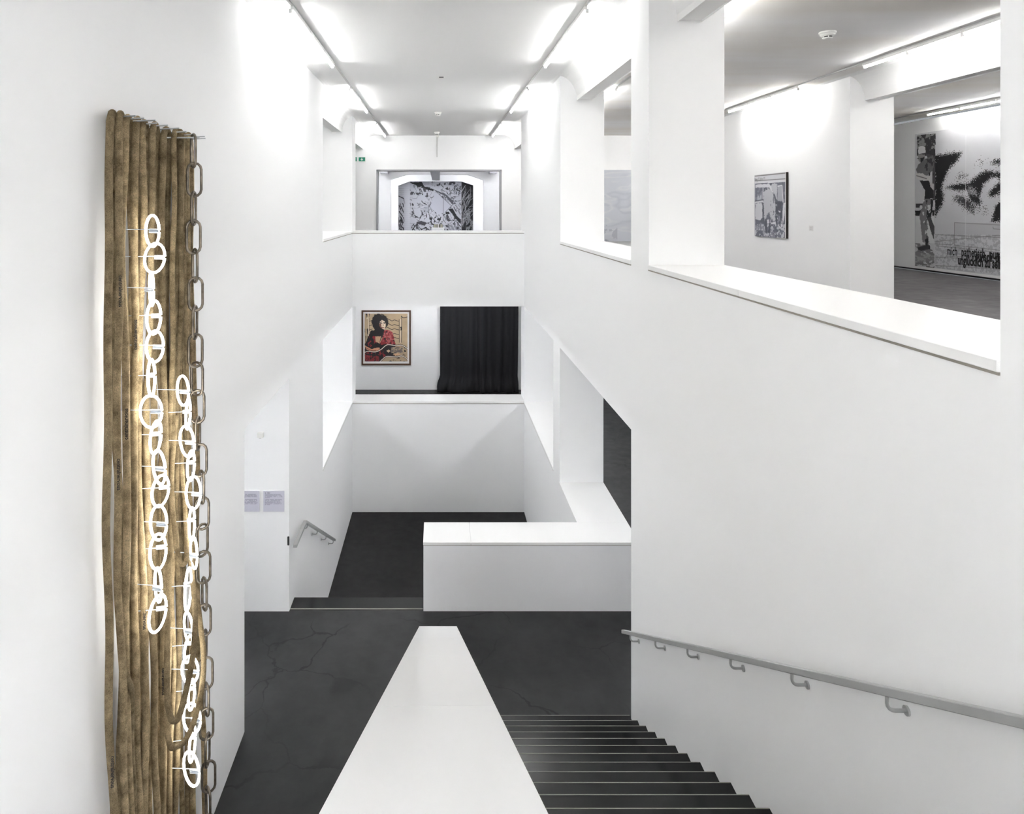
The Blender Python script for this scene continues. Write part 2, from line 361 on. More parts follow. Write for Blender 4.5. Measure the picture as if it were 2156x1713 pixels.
# ------------------------------------------------------------------ stairs
t = thing('staircase', V(1.18, 7.7, MF), 'dark polished stone flight of stairs with pale metal nosings', 'staircase', kind='structure')
RISE, TREAD = 0.165, 0.2967
for k in range(25):
    z, h = 7.73 - TREAD * k, 5.739 - RISE * k
    s = build(MB().box(0.205, XR, z - TREAD - 0.03, z, h, h + RISE), 'step', 'step', t)
    build(MB().box(0.207, XR - .002, z - 0.006, z + 0.0015, h - 0.001, h + 0.006), 'nosing_strip', 'strip', s)
pw0, pw1, ze, zs = -0.228, 0.208, 7.98, 0.28
def ptop(z): return MS - 0.011 - (ze - z) * 0.5587
t = thing('stair_parapet', V(-0.01, 4, MF), 'white sloping parapet running down the middle of the stairs', 'parapet', kind='structure')
build(MB().prism([V(pw0 + .004, ze - .004, ptop(ze) + .03), V(pw0 + .004, zs, ptop(zs) + .03), V(pw0 + .004, zs, UF + .9), V(pw0 + .004, 1.2, MF), V(pw0 + .004, ze - .004, MF)], (pw1 - pw0 - .008, 0, 0)), 'parapet_wall', 'wall', t)
cuts = [ze, 7.28, 6.02, 4.40, 2.50, zs]
for a, b in zip(cuts, cuts[1:]):
    b2 = b + 0.003
    build(MB().prism([V(pw0, a, ptop(a)), V(pw0, b2, ptop(b2)), V(pw0, b2, ptop(b2) + .032), V(pw0, a, ptop(a) + .032)], (pw1 - pw0, 0, 0)), 'cap_panel', 'sill', t)
t = thing('landing_parapet', V(1.2, 10.3, MF), 'low white parapet box with L-shaped lacquered top on the landing', 'parapet', kind='structure')
build(MB().box(-0.226, XRO, 10.004, 10.64, MS + .05, MF), 'parapet_wall', 'wall_low', t)
build(MB().box(-0.226, XRO, 10.007, 10.64, MS + .04, MS + .05), 'shadow_joint', 'seam', t)
build(MB().box(-0.23, 0.47, 10.0, 10.645, MS, MS + .04), 'cap_panel', 'sill', t, bevel=.002)
build(MB().box(0.473, XRO, 10.0, 10.645, MS, MS + .04), 'cap_panel', 'sill', t, bevel=.002)
build(MB().box(XR - .012, XRO, 10.648, 12.2, MS, MS + .04), 'cap_panel', 'sill', t, bevel=.002)
build(MB().box(XR - .006, XRO, 10.648, 12.2, MS + .04, MS + .08), 'shadow_joint', 'wall', t)
t = thing('lower_staircase', V(-1.2, 10.3, LF), 'dark stone stairs leading down from the landing beyond the parapet', 'staircase', kind='structure')
z = 10.02; LR = (LF - MF) / 11
s = build(MB().box(XL, -0.235, z, 10.36, MF, MF + LR), 'step', 'step', t)
build(MB().box(XL + .001, -0.237, z + .03, z + .055, MF - .002, MF + .01), 'nosing_strip', 'strip', s)
for k in range(1, 11):
    s = build(MB().box(XL, -0.235, 10.36 + (k - 1) * .285 - .02, 10.36 + k * .285, MF + LR * k, MF + LR * (k + 1)), 'step', 'step', t)

# ------------------------------------------------------------------ handrails
def rail_bar(mb, pts, wx, hh):              # flat bar with vertical thickness hh and width wx along X
    for a, b in zip(pts, pts[1:]):
        poly = [V(a[0] - wx / 2, a[1], a[2]), V(a[0] + wx / 2, a[1], a[2]), V(a[0] + wx / 2, a[1], a[2] + hh), V(a[0] - wx / 2, a[1], a[2] + hh)]
        mb.prism(poly, V(*b) - V(*a))
def bracket(parent, x, z, h, wallx):
    s = 1 if wallx > x else -1
    pts = [V(x, z, h)] + [V(x, z, h + .045)] + [V(x + s * .035 * (1 - math.cos(a)), z, h + .045 + .035 * math.sin(a)) for a in (.4, .8, 1.2, 1.57)] + [V(wallx, z, h + .080)]
    o = build(MB().tube(pts, 0.0085, 10, up=Vector((0, 1, 0))), 'bracket', 'rail', parent, smooth=True)
    build(MB().lathe(V(wallx - s * .005, z, h + .080), [(.022, -.005), (.022, .005)], Vector((1, 0, 0)), 16), 'wall_flange', 'rail', o)
HX = XR - 0.095
t = thing('handrail', V(HX, 4.4, MF), 'long grey metal handrail beside the dark stairs', 'handrail')
h_end = (1325 - VY) / (1312 - VX) * HX
z_end = F * HX / (1312 - VX)
def hr(z): return h_end - (z_end - z) * 0.5587
m = MB(); rail_bar(m, [(HX, z_end, hr(z_end)), (HX, 0.6, hr(0.6))], 0.04, 0.042); build(m, 'rail_bar', 'rail', t, bevel=.003)
for z in (7.37, 6.52, 5.68, 4.84, 4.00, 3.15, 2.30, 1.46): bracket(t, HX, z, hr(z) + 0.03, XR)
HX2 = XL + 0.095
t = thing('handrail', V(HX2, 11.5, LF), 'short grey metal handrail with level end above the lower stairs', 'handrail')
p0 = onx(621, 1130, HX2); p1 = onx(643, 1095, HX2); p2 = onx(704, 1134, HX2)
za, zb2, zc = p0.y, p1.y, p2.y; hm = BASE - p1.z; hc = BASE - p2.z
m = MB(); rail_bar(m, [(HX2, za, hm), (HX2, zb2, hm)], 0.055, 0.045); build(m, 'rail_end', 'rail', t, bevel=.003)
m = MB(); rail_bar(m, [(HX2, zb2, hm), (HX2, zc, hc)], 0.055, 0.045); build(m, 'rail_bar', 'rail', t, bevel=.003)
for q in (.05, .35, .66, .95): bracket(t, HX2, zb2 + (zc - zb2) * q, hm + (hc - hm) * q + .03, XL)

# ------------------------------------------------------------------ ceiling lamps
def lamp_meshes(material, side):
    n = 1.03
    def me(mb, name, mt):
        o = build(mb, name, mt, origin=Vector((0, 0, 0))); d = o.data; bpy.data.objects.remove(o); return d
    B = Vector((0, 0, BASE))
    def bx(*a):
        m = MB().box(*a); m.v = [v - B for v in m.v]; return m
    hous = me(bx(-.018, .018, -n / 2, n / 2, 0, .042), 'lamp_batten', 'batten')
    c = [Vector((side * .020, y, -.060)) for y in (-n / 2 + .03, n / 2 - .03)]
    tub = me(MB().tube(c, .0135, 6), 'glow_tube', material)
    so = []
    for s in (-1, 1):
        m = bx(min(0, side * .034), max(0, side * .034), s * (n / 2 - .012) - .012, s * (n / 2 - .012) + .012, .030, .078)
        so.append(me(m, 'lamp_socket', 'batten'))
    return hous, tub, so
LM = {(k, s): lamp_meshes(k, s) for k in ('tube', 'tube_added') for s in (-1, 1)}
def lamp(x, z, h, side, kind, label, group, along_x=False):
    o = thing('fluorescent_lamp', V(x, z, h), label, 'lamp', group)
    hous, tub, so = LM[(kind, side)]
    for nm, d in (('lamp_batten', hous), ('glow_tube', tub), ('lamp_socket', so[0]), ('lamp_socket', so[1])):
        c = bpy.data.objects.new(nm, d); col.objects.link(c); c.parent = o
    if along_x: o.rotation_euler = (0, 0, math.pi / 2)
    return o
def track(x, z0, z1, h, label):
    m = MB().box(x - .014, x + .014, z0, z1, h + .003, h + .026)
    o = build(m, 'lamp_track', 'track'); tag(o, label, 'lamp track', 'ceiling lamp tracks'); return o
def lamp_run(x, sections, side, kind, place, h=CE):
    track(x, min(s[0] for s in sections) - .6, max(s[0] + 1.05 * s[1] for s in sections) if x < 5 else 19.5, h, 'thin grey lamp track on the ceiling, ' + place)
    zs = sorted([s[0] + 1.05 * (i + .5) for s in sections for i in range(s[1])], reverse=True)
    for i, z in enumerate(zs):
        lamp(x, z, h + .026, side, kind, '%s glowing fluorescent tube from the far end, %s' % (ORD[i], place), 'tubes ' + place)
SEC = [(-8.7, 3), (-5.2, 5), (7.88, 3), (13.12, 3), (18.62, 3)]  # the two nearest sections are unseen tubes added behind the camera
lamp_run(-1.70, SEC, -1, 'tube', 'above the rope side of the stairwell')
lamp_run(1.70, SEC, 1, 'tube', 'above the handrail side of the stairwell')
lamp_run(-0.6, [(-8.7, 7)], 1, 'tube', 'added unseen in the near hall, row towards the ropes')  # row added out of view to brighten camera-facing walls
lamp_run(0.6, [(-8.7, 7)], -1, 'tube', 'added unseen in the near hall, row towards the handrail')  # second unseen row, added for the same frontal fill
lamp_run(3.42, [(-8.4, 3), (-4.6, 5), (2.75, 3), (7.05, 3), (13.1, 3), (18.0, 3)], -1, 'tube', 'just inside the right gallery')  # nearest two sections lie behind the camera, added as fill
lamp_run(6.86, [(-8.4, 3), (-4.6, 5), (2.7, 3), (7.90, 3), (13.05, 3), (18.3, 3)], 1, 'tube', 'facing the grey van picture')  # its sections behind the camera are unseen and added for fill
lamp_run(8.75, [(2.4, 3), (8.2, 3), (13.0, 2)], -1, 'tube', 'added unseen behind the gallery pier opposite the mural')  # hidden row added to light the mural from the front
lamp_run(11.93, [(-6.4, 5), (2.4, 3), (8.2, 3), (12.5, 4)], 1, 'tube', 'above the big mural')  # nearest section is added out of view for more light
lamp_run(-3.5, [(13.2, 3)], 1, 'tube', 'added unseen in the left gallery')  # tubes out of view, added to brighten the side gallery
for i, z in enumerate((30.4, 29.2, 28.0, 25.6, 24.0)):  # unseen tubes added to brighten the rear rooms
    for j, x in enumerate((-2.6, 2.6)):
        lamp(x, z, -1.75, (-1, 1)[j], 'tube_added', '%s added unseen tube from the far end on the %s side of the rear rooms' % (ORD[i], ('left', 'right')[j]), 'added tubes in the rear rooms')
# middle storey: unseen tubes added to brighten the lower well
for i, z in enumerate((20.4, 16.0, 14.9, 13.8, 10.0, 8.9, 7.8, 5.2, 4.1, 3.0)):
    for j, x in enumerate((-4.9, 4.9)):
        lamp(x, z, MC + .02, (1, -1)[j], 'tube_added', '%s added unseen tube from the far end, middle storey %s' % (ORD[i], ('beyond the left wall', 'beyond the right wall')[j]), 'added tubes in the middle storey')
for i, x in enumerate((-1.0, 1.0)):  # two more unseen tubes, added to light the curtain wall
    lamp(x, 20.2, MC + .02, 1, 'tube_added', '%s added unseen tube from the left in front of portrait and curtain' % ORD[i], 'added tubes before the curtain wall', True)

for i, z in enumerate((-.55, -1.65, -2.75, -3.85, -4.95, -6.05)):  # unseen tubes added to fill the landing and lower walls
    for j, x in enumerate((-1.9, -1.2, -.5)):
        lamp(x, z, MC, 1, 'tube_added', '%s added unseen tube from the far end below the upper landing, %s row' % (ORD[i], ('wall', 'middle', 'parapet')[j]), 'added tubes below the upper landing')
# ------------------------------------------------------------------ detectors, sensor, conduit, sign
def detector(x, z, r, label):
    c = V(x, z, CE); t = thing('smoke_detector', c, label, 'smoke detector', 'ceiling smoke detectors'); dn = Vector((0, 0, -1))
    build(MB().lathe(c, [(r, 0), (r, .02), (r * .88, .03), (r * .86, .045), (r * .62, .062)], dn, 24), 'detector_base', 'plastic', t)
    build(MB().lathe(c, [(r * .56, .06), (r * .56, .078)], dn, 24), 'dark_vent', 'slot', t)
    d = build(MB().lathe(c, [(r * .58, .077), (r * .56, .086), (r * .40, .096)], dn, 24), 'detector_cap', 'plastic', t)
    for k in range(6):
        a = k * math.pi / 3 + .2; q = c + Vector((math.cos(a), math.sin(a), 0)) * r * .58
        build(MB().tube([q - Vector((0, 0, .058)), q - Vector((0, 0, .082))], .007, 6), 'vent_rib', 'plastic', t)
detector(5.21, 9.15, .105, 'round white smoke detector on the stained gallery ceiling')
detector(-0.02, 16.8, .085, 'white smoke detector in the middle of the stairwell ceiling')
detector(-0.06, 21.2, .085, 'white smoke detector close to the far gallery wall')
t = thing('ceiling_sensor', V(.05, 12.3, CE), 'tiny white ceiling sensor with dark slot nearest the stairs', 'sensor')
build(MB().box(-.005, .095, 12.26, 12.36, CE, CE + .02), 'sensor_body', 'plastic', t); build(MB().box(.005, .085, 12.255, 12.262, CE + .004, CE + .018), 'sensor_slot', 'slot', t)
t = thing('cable_box', V(-.05, ZF, CE), 'small white cable box and conduit at top of far wall', 'cable box')
build(MB().box(-.09, .0, ZF - .09, ZF, CE, CE + .06), 'box_body', 'plastic', t); build(MB().box(-.075, -.045, ZF - .015, ZF, CE + .06, CE + .70), 'conduit', 'track', t)
t = thing('wall_sensor', V(-2.6, 10, 3.36), 'small white square box high on the landing pier', 'sensor')
b0, b1 = un(543, 908, 10), un(556, 919, 10)
build(MB().box(b0.x, b1.x, 9.93, 10, BASE - b0.z, BASE - b1.z), 'box_body', 'plastic', t, bevel=.006)
build(MB().box(b0.x + .03, b1.x - .03, 9.945, 9.985, BASE - b1.z, BASE - b1.z + .012), 'sensor_lens', 'track', t)
t = thing('pull_slot', V(-2.2, 10, 4.9), 'black recessed pull slot at the corner of the landing pier', 'pull')
c0 = un(607, 1131, 9.99); c1 = un(607, 1146, 9.99)
pts = [c0 + Vector((.013 * math.cos(a), 0, .013 * math.sin(a))) for a in np.linspace(0, math.pi, 8)] + [c1 + Vector((.013 * math.cos(a), 0, .013 * math.sin(a))) for a in np.linspace(math.pi, 2 * math.pi, 8)]
build(MB().prism(pts, (0, .008, 0)), 'slot_recess', 'slot', t)
pts2 = [c0 + (p - c0) * 1.0 + Vector((.004 if p.x > c0.x else -.004, .004, .004 if p.z > (c0.z + c1.z) / 2 else -.004)) for p in pts]
build(MB().prism(pts2, (0, .005, 0)), 'slot_rim', 'track', t)

t = thing('exit_sign', V(-2.55, ZF, -1.5), 'green and white emergency exit sign with down arrow, half hidden by pier', 'exit sign')
a, b = un(735, 330, ZF), un(770.5, 341, ZF)
def hz(p): return BASE - p.z
build(MB().box(a.x, b.x, ZF - .03, ZF, hz(a), hz(b)), 'sign_board', 'white', t)
g0, g1 = un(755.5, 331.2, ZF), un(769, 339.4, ZF)
build(MB().box(g0.x, g1.x, ZF - .034, ZF - .03, hz(g0), hz(g1)), 'arrow_field', 'green', t)
g2 = un(738, 331.2, ZF); g3 = un(751.5, 331.2, ZF)
build(MB().box(g2.x, g3.x, ZF - .034, ZF - .03, hz(g0), hz(g1)), 'figure_field', 'green', t)
ac = un(762, 335.2, ZF)
ar = [(-.012, .045), (.012, .045), (.012, -.005), (.04, .012), (.04, -.012), (0, -.048), (-.04, -.012), (-.04, .012), (-.012, -.005)]
build(MB().prism([ac + Vector((x, -.036, z)) for x, z in ar], (0, .003, 0)), 'down_arrow', 'white', t)
rc = un(748, 335.2, ZF)
m = MB().lathe(rc + Vector((.004, -.035, .038)), [(.010, 0), (.010, .002)], Vector((0, 1, 0)), 10)
for q in ([(0, .026), (.012, .026), (.004, -.006), (-.010, -.006)], [(-.008, -.004), (.004, -.004), (.022, -.030), (.012, -.034)], [(-.010, -.004), (0, -.004), (-.014, -.044), (-.026, -.044)], [(.008, .024), (.012, .016), (.034, .010), (.034, .018)]):
    m.prism([rc + Vector((x, -.036, z)) for x, z in q], (0, .003, 0))
build(m, 'running_figure', 'white', t)

# ------------------------------------------------------------------ printed pictures (ink painted per vertex on a fine grid)
class Canvas:
    def __init__(s, w_, h_, base, fx, seed=1, k=1.0, sm=False):
        s.w, s.h, s.fx, s.k, s.sm = w_, h_, fx, k, sm
        s.a = np.empty((h_, w_, 3)); s.a[:] = np.array(base) / 255.0
        s.Y, s.X = np.mgrid[0:h_, 0:w_].astype(float); s.r = np.random.RandomState(seed)
    def noise(s, sx, sy=None, octv=4):
        sy = (sy or sx) * s.k; sx = sx * s.k; out = np.zeros((s.h, s.w)); amp = 1.0; tot = 0
        for o in range(octv):
            gw, gh = int(s.w / sx) + 3, int(s.h / sy) + 3
            g = s.r.rand(gh, gw); fx, fy = s.X / sx, s.Y / sy
            ix, iy = fx.astype(int), fy.astype(int); tx, ty = fx - ix, fy - iy
            tx = tx * tx * (3 - 2 * tx); ty = ty * ty * (3 - 2 * ty)
            out += amp * ((g[iy, ix] * (1 - tx) + g[iy, ix + 1] * tx) * (1 - ty) + (g[iy + 1, ix] * (1 - tx) + g[iy + 1, ix + 1] * tx) * ty)
            tot += amp; amp *= .55; sx = max(1.0, sx / 2); sy = max(1.0, sy / 2)
        return out / tot
    def pts(s, p): return np.array([s.fx(x, y) for x, y in p], float)
    def mpoly(s, p, fuzz=0.0, grain=0.0):
        q = s.pts(p); X, Y = s.X.copy(), s.Y.copy()
        fuzz *= s.k; grain *= s.k
        if fuzz: X += (s.noise(5, None, 3) - .5) * fuzz * 2; Y += (s.noise(5, None, 3) - .5) * fuzz * 2
        if grain: X += s.r.randn(s.h, s.w) * grain; Y += s.r.randn(s.h, s.w) * grain
        ins = np.zeros((s.h, s.w), bool)
        for (x0, y0), (x1, y1) in zip(q, np.roll(q, -1, 0)):
            if y0 == y1: continue
            ins ^= ((y0 > Y) != (y1 > Y)) & (X < (x1 - x0) * (Y - y0) / (y1 - y0) + x0)
        return ins
    def mline(s, p, wd):
        q = s.pts(p); d = np.full((s.h, s.w), 1e9); wd = wd * s.k
        if s.sm and len(q) > 2:
            e = np.vstack([q[0], q, q[-1]]); o = []
            for i in range(len(q) - 1):
                for f in np.linspace(0, 1, 5)[:-1]:
                    a, b, c, g = e[i], e[i + 1], e[i + 2], e[i + 3]
                    o.append(.5 * (2 * b + (c - a) * f + (2 * a - 5 * b + 4 * c - g) * f ** 2 + (3 * b - a - 3 * c + g) * f ** 3))
            q = np.array(o + [q[-1]])
        for (x0, y0), (x1, y1) in zip(q, q[1:]):
            dx, dy = x1 - x0, y1 - y0; L2 = dx * dx + dy * dy + 1e-9
            tt = np.clip(((s.X - x0) * dx + (s.Y - y0) * dy) / L2, 0, 1)
            d = np.minimum(d, np.hypot(s.X - x0 - tt * dx, s.Y - y0 - tt * dy))
        return np.clip(wd / 2 - d + .5, 0, 1)
    def put(s, m, c, al=1.0):
        m = (np.asarray(m, float) * al)[..., None]; s.a = s.a * (1 - m) + np.array(c) / 255.0 * m
    def poly(s, p, c, fuzz=0, grain=0, al=1.0): s.put(s.mpoly(p, fuzz, grain), c, al)
    def line(s, p, c, wd=1.5, al=1.0): s.put(s.mline(p, wd), c, al)
    def rect(s, x0, y0, x1, y1): return s.mpoly([(x0, y0), (x1, y0), (x1, y1), (x0, y1)])
    def mesh(s, name, corner, ux, vx, material, parent):      # corner = top left, ux across, vx down (world vectors)
        w_, h_ = s.w, s.h
        uu, vv = np.meshgrid(np.linspace(0, 1, w_ + 1), np.linspace(0, 1, h_ + 1))
        c, ux, vx = np.array(corner - WPOS[parent.name]), np.array(ux), np.array(vx)
        co = c + uu[..., None] * ux + vv[..., None] * vx
        i = np.arange(h_)[:, None] * (w_ + 1) + np.arange(w_)[None]
        fc = np.stack([i, i + w_ + 1, i + w_ + 2, i + 1], -1).reshape(-1, 4)
        me = bpy.data.meshes.new(name); me.from_pydata(co.reshape(-1, 3).tolist(), [], fc.tolist())
        lin = np.where(s.a <= .04045, s.a / 12.92, ((np.clip(s.a, 0, 1) + .055) / 1.055) ** 2.4).reshape(-1, 3)
        at = me.color_attributes.new('ink', 'FLOAT_COLOR', 'CORNER')
        buf = np.ones((w_ * h_, 4, 4), np.float32); buf[:, :, :3] = lin[:, None, :]
        at.data.foreach_set('color', buf.ravel())
        me.materials.append(M[material]); o = bpy.data.objects.new(name, me); col.objects.link(o); o.parent = parent
        return o

def frame(t, x0, x1, h0, h1, z, wd, dp, material):             # four mitred rails facing the camera
    for b in ((x0, x1, z - dp, z, h0, h0 + wd), (x0, x1, z - dp, z, h1 - wd, h1), (x0, x0 + wd, z - dp, z, h0 + wd, h1 - wd), (x1 - wd, x1, z - dp, z, h0 + wd, h1 - wd)):
        build(MB().box(*b), 'frame_rail', material, t)

# --- portrait with guitar
a, b = un(761.5, 653, ZF), un(865, 768, ZF)
t = thing('framed_portrait', V((a.x + b.x) / 2, ZF, hz(b)), 'brown framed print of a curly-haired sitter in red holding a guitar', 'picture')
frame(t, a.x, b.x, hz(a), hz(b), ZF, .05, .05, 'brown')
build(MB().box(a.x + .03, b.x - .03, ZF - .02, ZF - .005, hz(a) + .03, hz(b) - .03), 'mount_board', 'paper', t)
K = 360 / 2156
i0, i1 = un(745 + 138 * K, 640 + 118 * K, ZF), un(745 + 677 * K, 640 + 721 * K, ZF)
cw, ch = 225, 252
cv = Canvas(cw, ch, (178, 156, 126), lambda x, y: ((x - 138) / 539 * 225, (y - 118) / 603 * 252), 3, 1.5, True)
cv.a *= (0.9 + .2 * cv.noise(30))[..., None]
INK = (30, 24, 25)
cv.put((cv.noise(4, 30) > .56) & cv.rect(138, 118, 200, 520), INK)
for y in (205, 262, 315, 375, 425):
    cv.line([(190, y + 10), (235, y - 4)], INK, 1.6)
    cv.line([(410, y - 30), (450, y - 12), (480, y + 4), (510, y - 8), (540, y + 2), (565, y + 6)], INK, 1.8)
cv.line([(190, 180), (192, 330)], INK, 2); cv.line([(165, 180), (185, 185), (185, 400)], (205, 190, 165), 3)
cv.line([(570, 190), (572, 480)], INK, 1.5); cv.line([(590, 190), (590, 480)], (205, 190, 165), 4); cv.line([(604, 150), (602, 340), (598, 480)], INK, 2)
cv.line([(598, 150), (625, 170), (670, 160)], INK, 2.5); cv.poly([(585, 290), (600, 285), (600, 330), (585, 325)], INK, 3)
cv.poly([(215, 330), (140, 500), (140, 720), (560, 720), (520, 500), (490, 380), (430, 325), (330, 330)], INK, 2)
RED, PNK = (140, 40, 46), (178, 92, 92)
sh = cv.mpoly([(385, 318), (440, 325), (485, 350), (505, 420), (525, 505), (470, 510), (400, 500), (345, 510), (330, 490), (365, 400)], 1.5)
cv.put(sh, RED); cv.put(sh & (cv.noise(4, 5, 2) > .55), PNK); cv.put(sh & (cv.noise(5, 8, 2) > .68), INK)
sl = cv.mpoly([(195, 390), (275, 400), (300, 470), (280, 520), (200, 540), (150, 520), (165, 440)], 1.5)
cv.put(sl & (cv.noise(7, 14, 3) > .54), RED)
cv.poly([(268, 400), (350, 400), (360, 425), (325, 495), (275, 470)], (196, 160, 128), 1)
cv.poly([(345, 400), (362, 395), (318, 500), (322, 480)], INK)
cv.poly([(270, 480), (345, 530), (280, 560), (240, 530)], INK, 2)
cv.poly([(142, 520), (165, 530), (225, 565), (285, 545), (325, 545), (330, 575), (290, 595), (220, 590), (160, 570)], (205, 150, 118), 1.5)
cv.line([(150, 545), (220, 580), (280, 580)], (120, 70, 55), 2)
lowr = cv.mpoly([(140, 600), (300, 590), (380, 560), (400, 650), (330, 720), (140, 720)])
cv.put(lowr & (cv.noise(6, 6, 3) > .58), RED); cv.put(cv.rect(140, 655, 320, 720) & (cv.noise(4, 4, 2) > .45), (125, 38, 42))
cv.poly([(470, 545), (560, 520), (620, 510), (677, 550), (677, 640), (640, 650), (560, 645), (500, 640), (470, 610)], (172, 150, 122), 1.5)
cv.put(cv.rect(470, 520, 677, 690) & (cv.noise(7, 5, 3) > .62), INK); cv.put(cv.rect(468, 545, 615, 612) & (cv.noise(2, 2, 1) > .42), (110, 98, 95))
cv.poly([(500, 625), (560, 615), (590, 635), (520, 650)], (208, 165, 130), 1); cv.poly([(410, 585), (440, 570), (460, 590), (435, 610)], (210, 180, 150), 1)
cv.poly([(345, 720), (410, 660), (520, 650), (600, 655), (677, 700), (677, 720)], (172, 150, 122)); cv.put(cv.rect(400, 670, 677, 720) & (cv.noise(10, 3, 3) > .63), INK)
WHT = (226, 218, 204)
cv.line([(138, 605), (180, 592), (270, 600), (340, 570), (400, 520), (440, 508), (530, 520), (600, 515), (650, 540), (677, 560)], INK, 5.5)
cv.line([(138, 605), (180, 592), (270, 600), (340, 570), (400, 520), (440, 508), (530, 520), (600, 515), (650, 540), (677, 560)], WHT, 2.6)
cv.line([(330, 720), (390, 668), (430, 655), (540, 662), (600, 650), (650, 672), (677, 700)], INK, 5); cv.line([(330, 720), (390, 668), (430, 655), (540, 662), (600, 650), (650, 672), (677, 700)], WHT, 2.4)
cv.poly([(300, 118), (360, 128), (410, 155), (432, 200), (428, 260), (408, 295), (340, 330), (275, 320), (235, 280), (222, 220), (240, 160), (270, 130)], INK, 5, .8)
cv.poly([(270, 300), (385, 310), (375, 370), (330, 405), (250, 400), (240, 360)], INK, 1)
cv.poly([(330, 215), (352, 196), (385, 210), (402, 240), (400, 280), (384, 318), (360, 310), (335, 290), (320, 255)], (228, 208, 184), .6)
cv.poly([(322, 240), (345, 245), (350, 285), (362, 312), (340, 300), (318, 265)], (120, 78, 66), .6)
cv.line([(330, 228), (352, 222)], INK, 2); cv.line([(376, 228), (395, 232)], INK, 2); cv.line([(335, 240), (354, 240)], INK, 2.2); cv.line([(378, 242), (394, 244)], INK, 2)
cv.poly([(340, 236), (350, 236), (350, 245), (340, 245)], (20, 16, 16), .3); cv.poly([(382, 238), (391, 238), (391, 247), (382, 247)], (20, 16, 16), .3); cv.line([(366, 242), (372, 268), (362, 274)], (110, 75, 65), 1.3); cv.line([(355, 294), (380, 296)], (120, 45, 45), 2.4)
cv.mesh('print_sheet', Vector((i0.x, ZF - .022, i0.z)), (i1.x - i0.x, 0, 0), (0, 0, i1.z - i0.z), 'printgloss', t)

# --- curtain
t_c = []
cx0, cx1 = un(926.5, 0, 22.0).x, un(1091.5, 0, 22.0).x
nu, nv = 150, 40
def curtain_pt(u, v, back):
    x = cx0 + (cx1 - cx0) * u
    fold = .055 * math.sin(u * 46 + 1.6 * math.sin(u * 9) + .8 * v) + .06 * math.sin(u * 17 + 2 - v) * (0.5 + .5 * v) + .02 * math.sin(u * 85 + v * 2)
    if abs(u - .50) < .02: fold += .08
    y = 21.97 + fold * (.6 + .4 * v)
    if v > .86:
        q = (v - .86) / .14; s_ = math.sin(q * math.pi * .62)
        y -= .16 * s_; x += (u - .5) * .14 * s_ * (1.5 if u < .5 else .5) + .02 * math.sin(u * 30 + v * 20) * q
        y += .05 * math.sin(u * 23 + v * 30) * q
    x += .10 * (u - .5) * (u > .5) * (-1) * v ** 2
    return V(x, min(y, 22.15) + (.012 if back else 0), MC + .012 + (MF - MC - .02) * v)
m = MB(); vs = []; fs = []
for bk in (0, 1):
    for j in range(nv + 1):
        for i in range(nu + 1): vs.append(curtain_pt(i / nu, j / nv, bk))
N1 = (nu + 1) * (nv + 1)
for j in range(nv):
    for i in range(nu):
        q = j * (nu + 1) + i; fs.append((q, q + 1, q + nu + 2, q + nu + 1)); fs.append((N1 + q, N1 + q + nu + 1, N1 + q + nu + 2, N1 + q + 1))
for i in range(nu):
    q = i; fs.append((q, N1 + q, N1 + q + 1, q + 1)); q = nv * (nu + 1) + i; fs.append((q, q + 1, N1 + q + 1, N1 + q))
for j in range(nv):
    q = j * (nu + 1); fs.append((q, q + nu + 1, N1 + q + nu + 1, N1 + q)); q += nu; fs.append((q, N1 + q, N1 + q + nu + 1, q + nu + 1))
m.add(vs, fs); o = build(m, 'curtain', 'curtain', smooth=True); tag(o, 'heavy charcoal curtain pooling on the floor beside the framed portrait', 'curtain')
mt = un(919, 0, 21.3)
o = build(MB().box(mt.x, 2.62, 20.6, 21.85, MF - .012, MF), 'floor_mat', 'black', bevel=.004); tag(o, 'flat black floor mat in front of the charcoal curtain', 'mat')

# --- picture of the van (side wall X = 7.32)
PX = 7.32
zl, zr = F * (PX - .05) / (1588.5 - VX), F * (PX - .05) / (1655 - VX)
h_t, h_b = -0.755, 0.64
t = thing('van_picture', V(PX, (zl + zr) / 2, h_b), 'square framed grey print of a van with open doors on gallery wall', 'picture')
build(MB().box(PX - .05, PX - .002, zr, zl, h_t, h_b), 'picture_frame', 'dark', t)
cw, ch = 120, 130
def vfx(x, y):
    px, py = 1560 + x * 180 / 1713, 340 + y * 180 / 1713
    p = onx(px, py, PX - .053); return ((zl - p.y) / (zl - zr) * cw, ((BASE - p.z) - h_t) / (h_b - h_t) * ch)
cv = Canvas(cw, ch, (208, 208, 213), vfx, 7)
GR, DK, LT = (104, 106, 120), (74, 76, 90), (206, 206, 212)
cv.line([(280, 288), (900, 225)], (120, 118, 116), 2); cv.line([(280, 384), (900, 338)], (112, 112, 116), 1.6)
pic = cv.mpoly([(280, 440), (888, 400), (880, 1530), (280, 1490)])
cv.put(pic, GR); cv.put(pic & (cv.noise(14, 14, 4) > .52), (128, 130, 144)); cv.put(pic, DK, .45 * (cv.noise(30, 30, 3) > .5))
cv.poly([(290, 455), (560, 438), (605, 490), (650, 620), (610, 600), (560, 510), (290, 520)], LT, 1)
cv.poly([(720, 440), (640, 430), (600, 480), (690, 700), (720, 760)], (186, 187, 194), 2)
cv.line([(440, 505), (438, 760), (455, 1100)], LT, 3)
cv.poly([(455, 600), (560, 520), (640, 640), (700, 900), (680, 1200), (600, 1150), (560, 1000), (470, 1180), (450, 900)], (188, 189, 196), 3, 1.2)
cv.poly([(325, 720), (340, 620), (360, 720), (410, 640), (420, 770), (320, 775)], (176, 178, 188), 2)
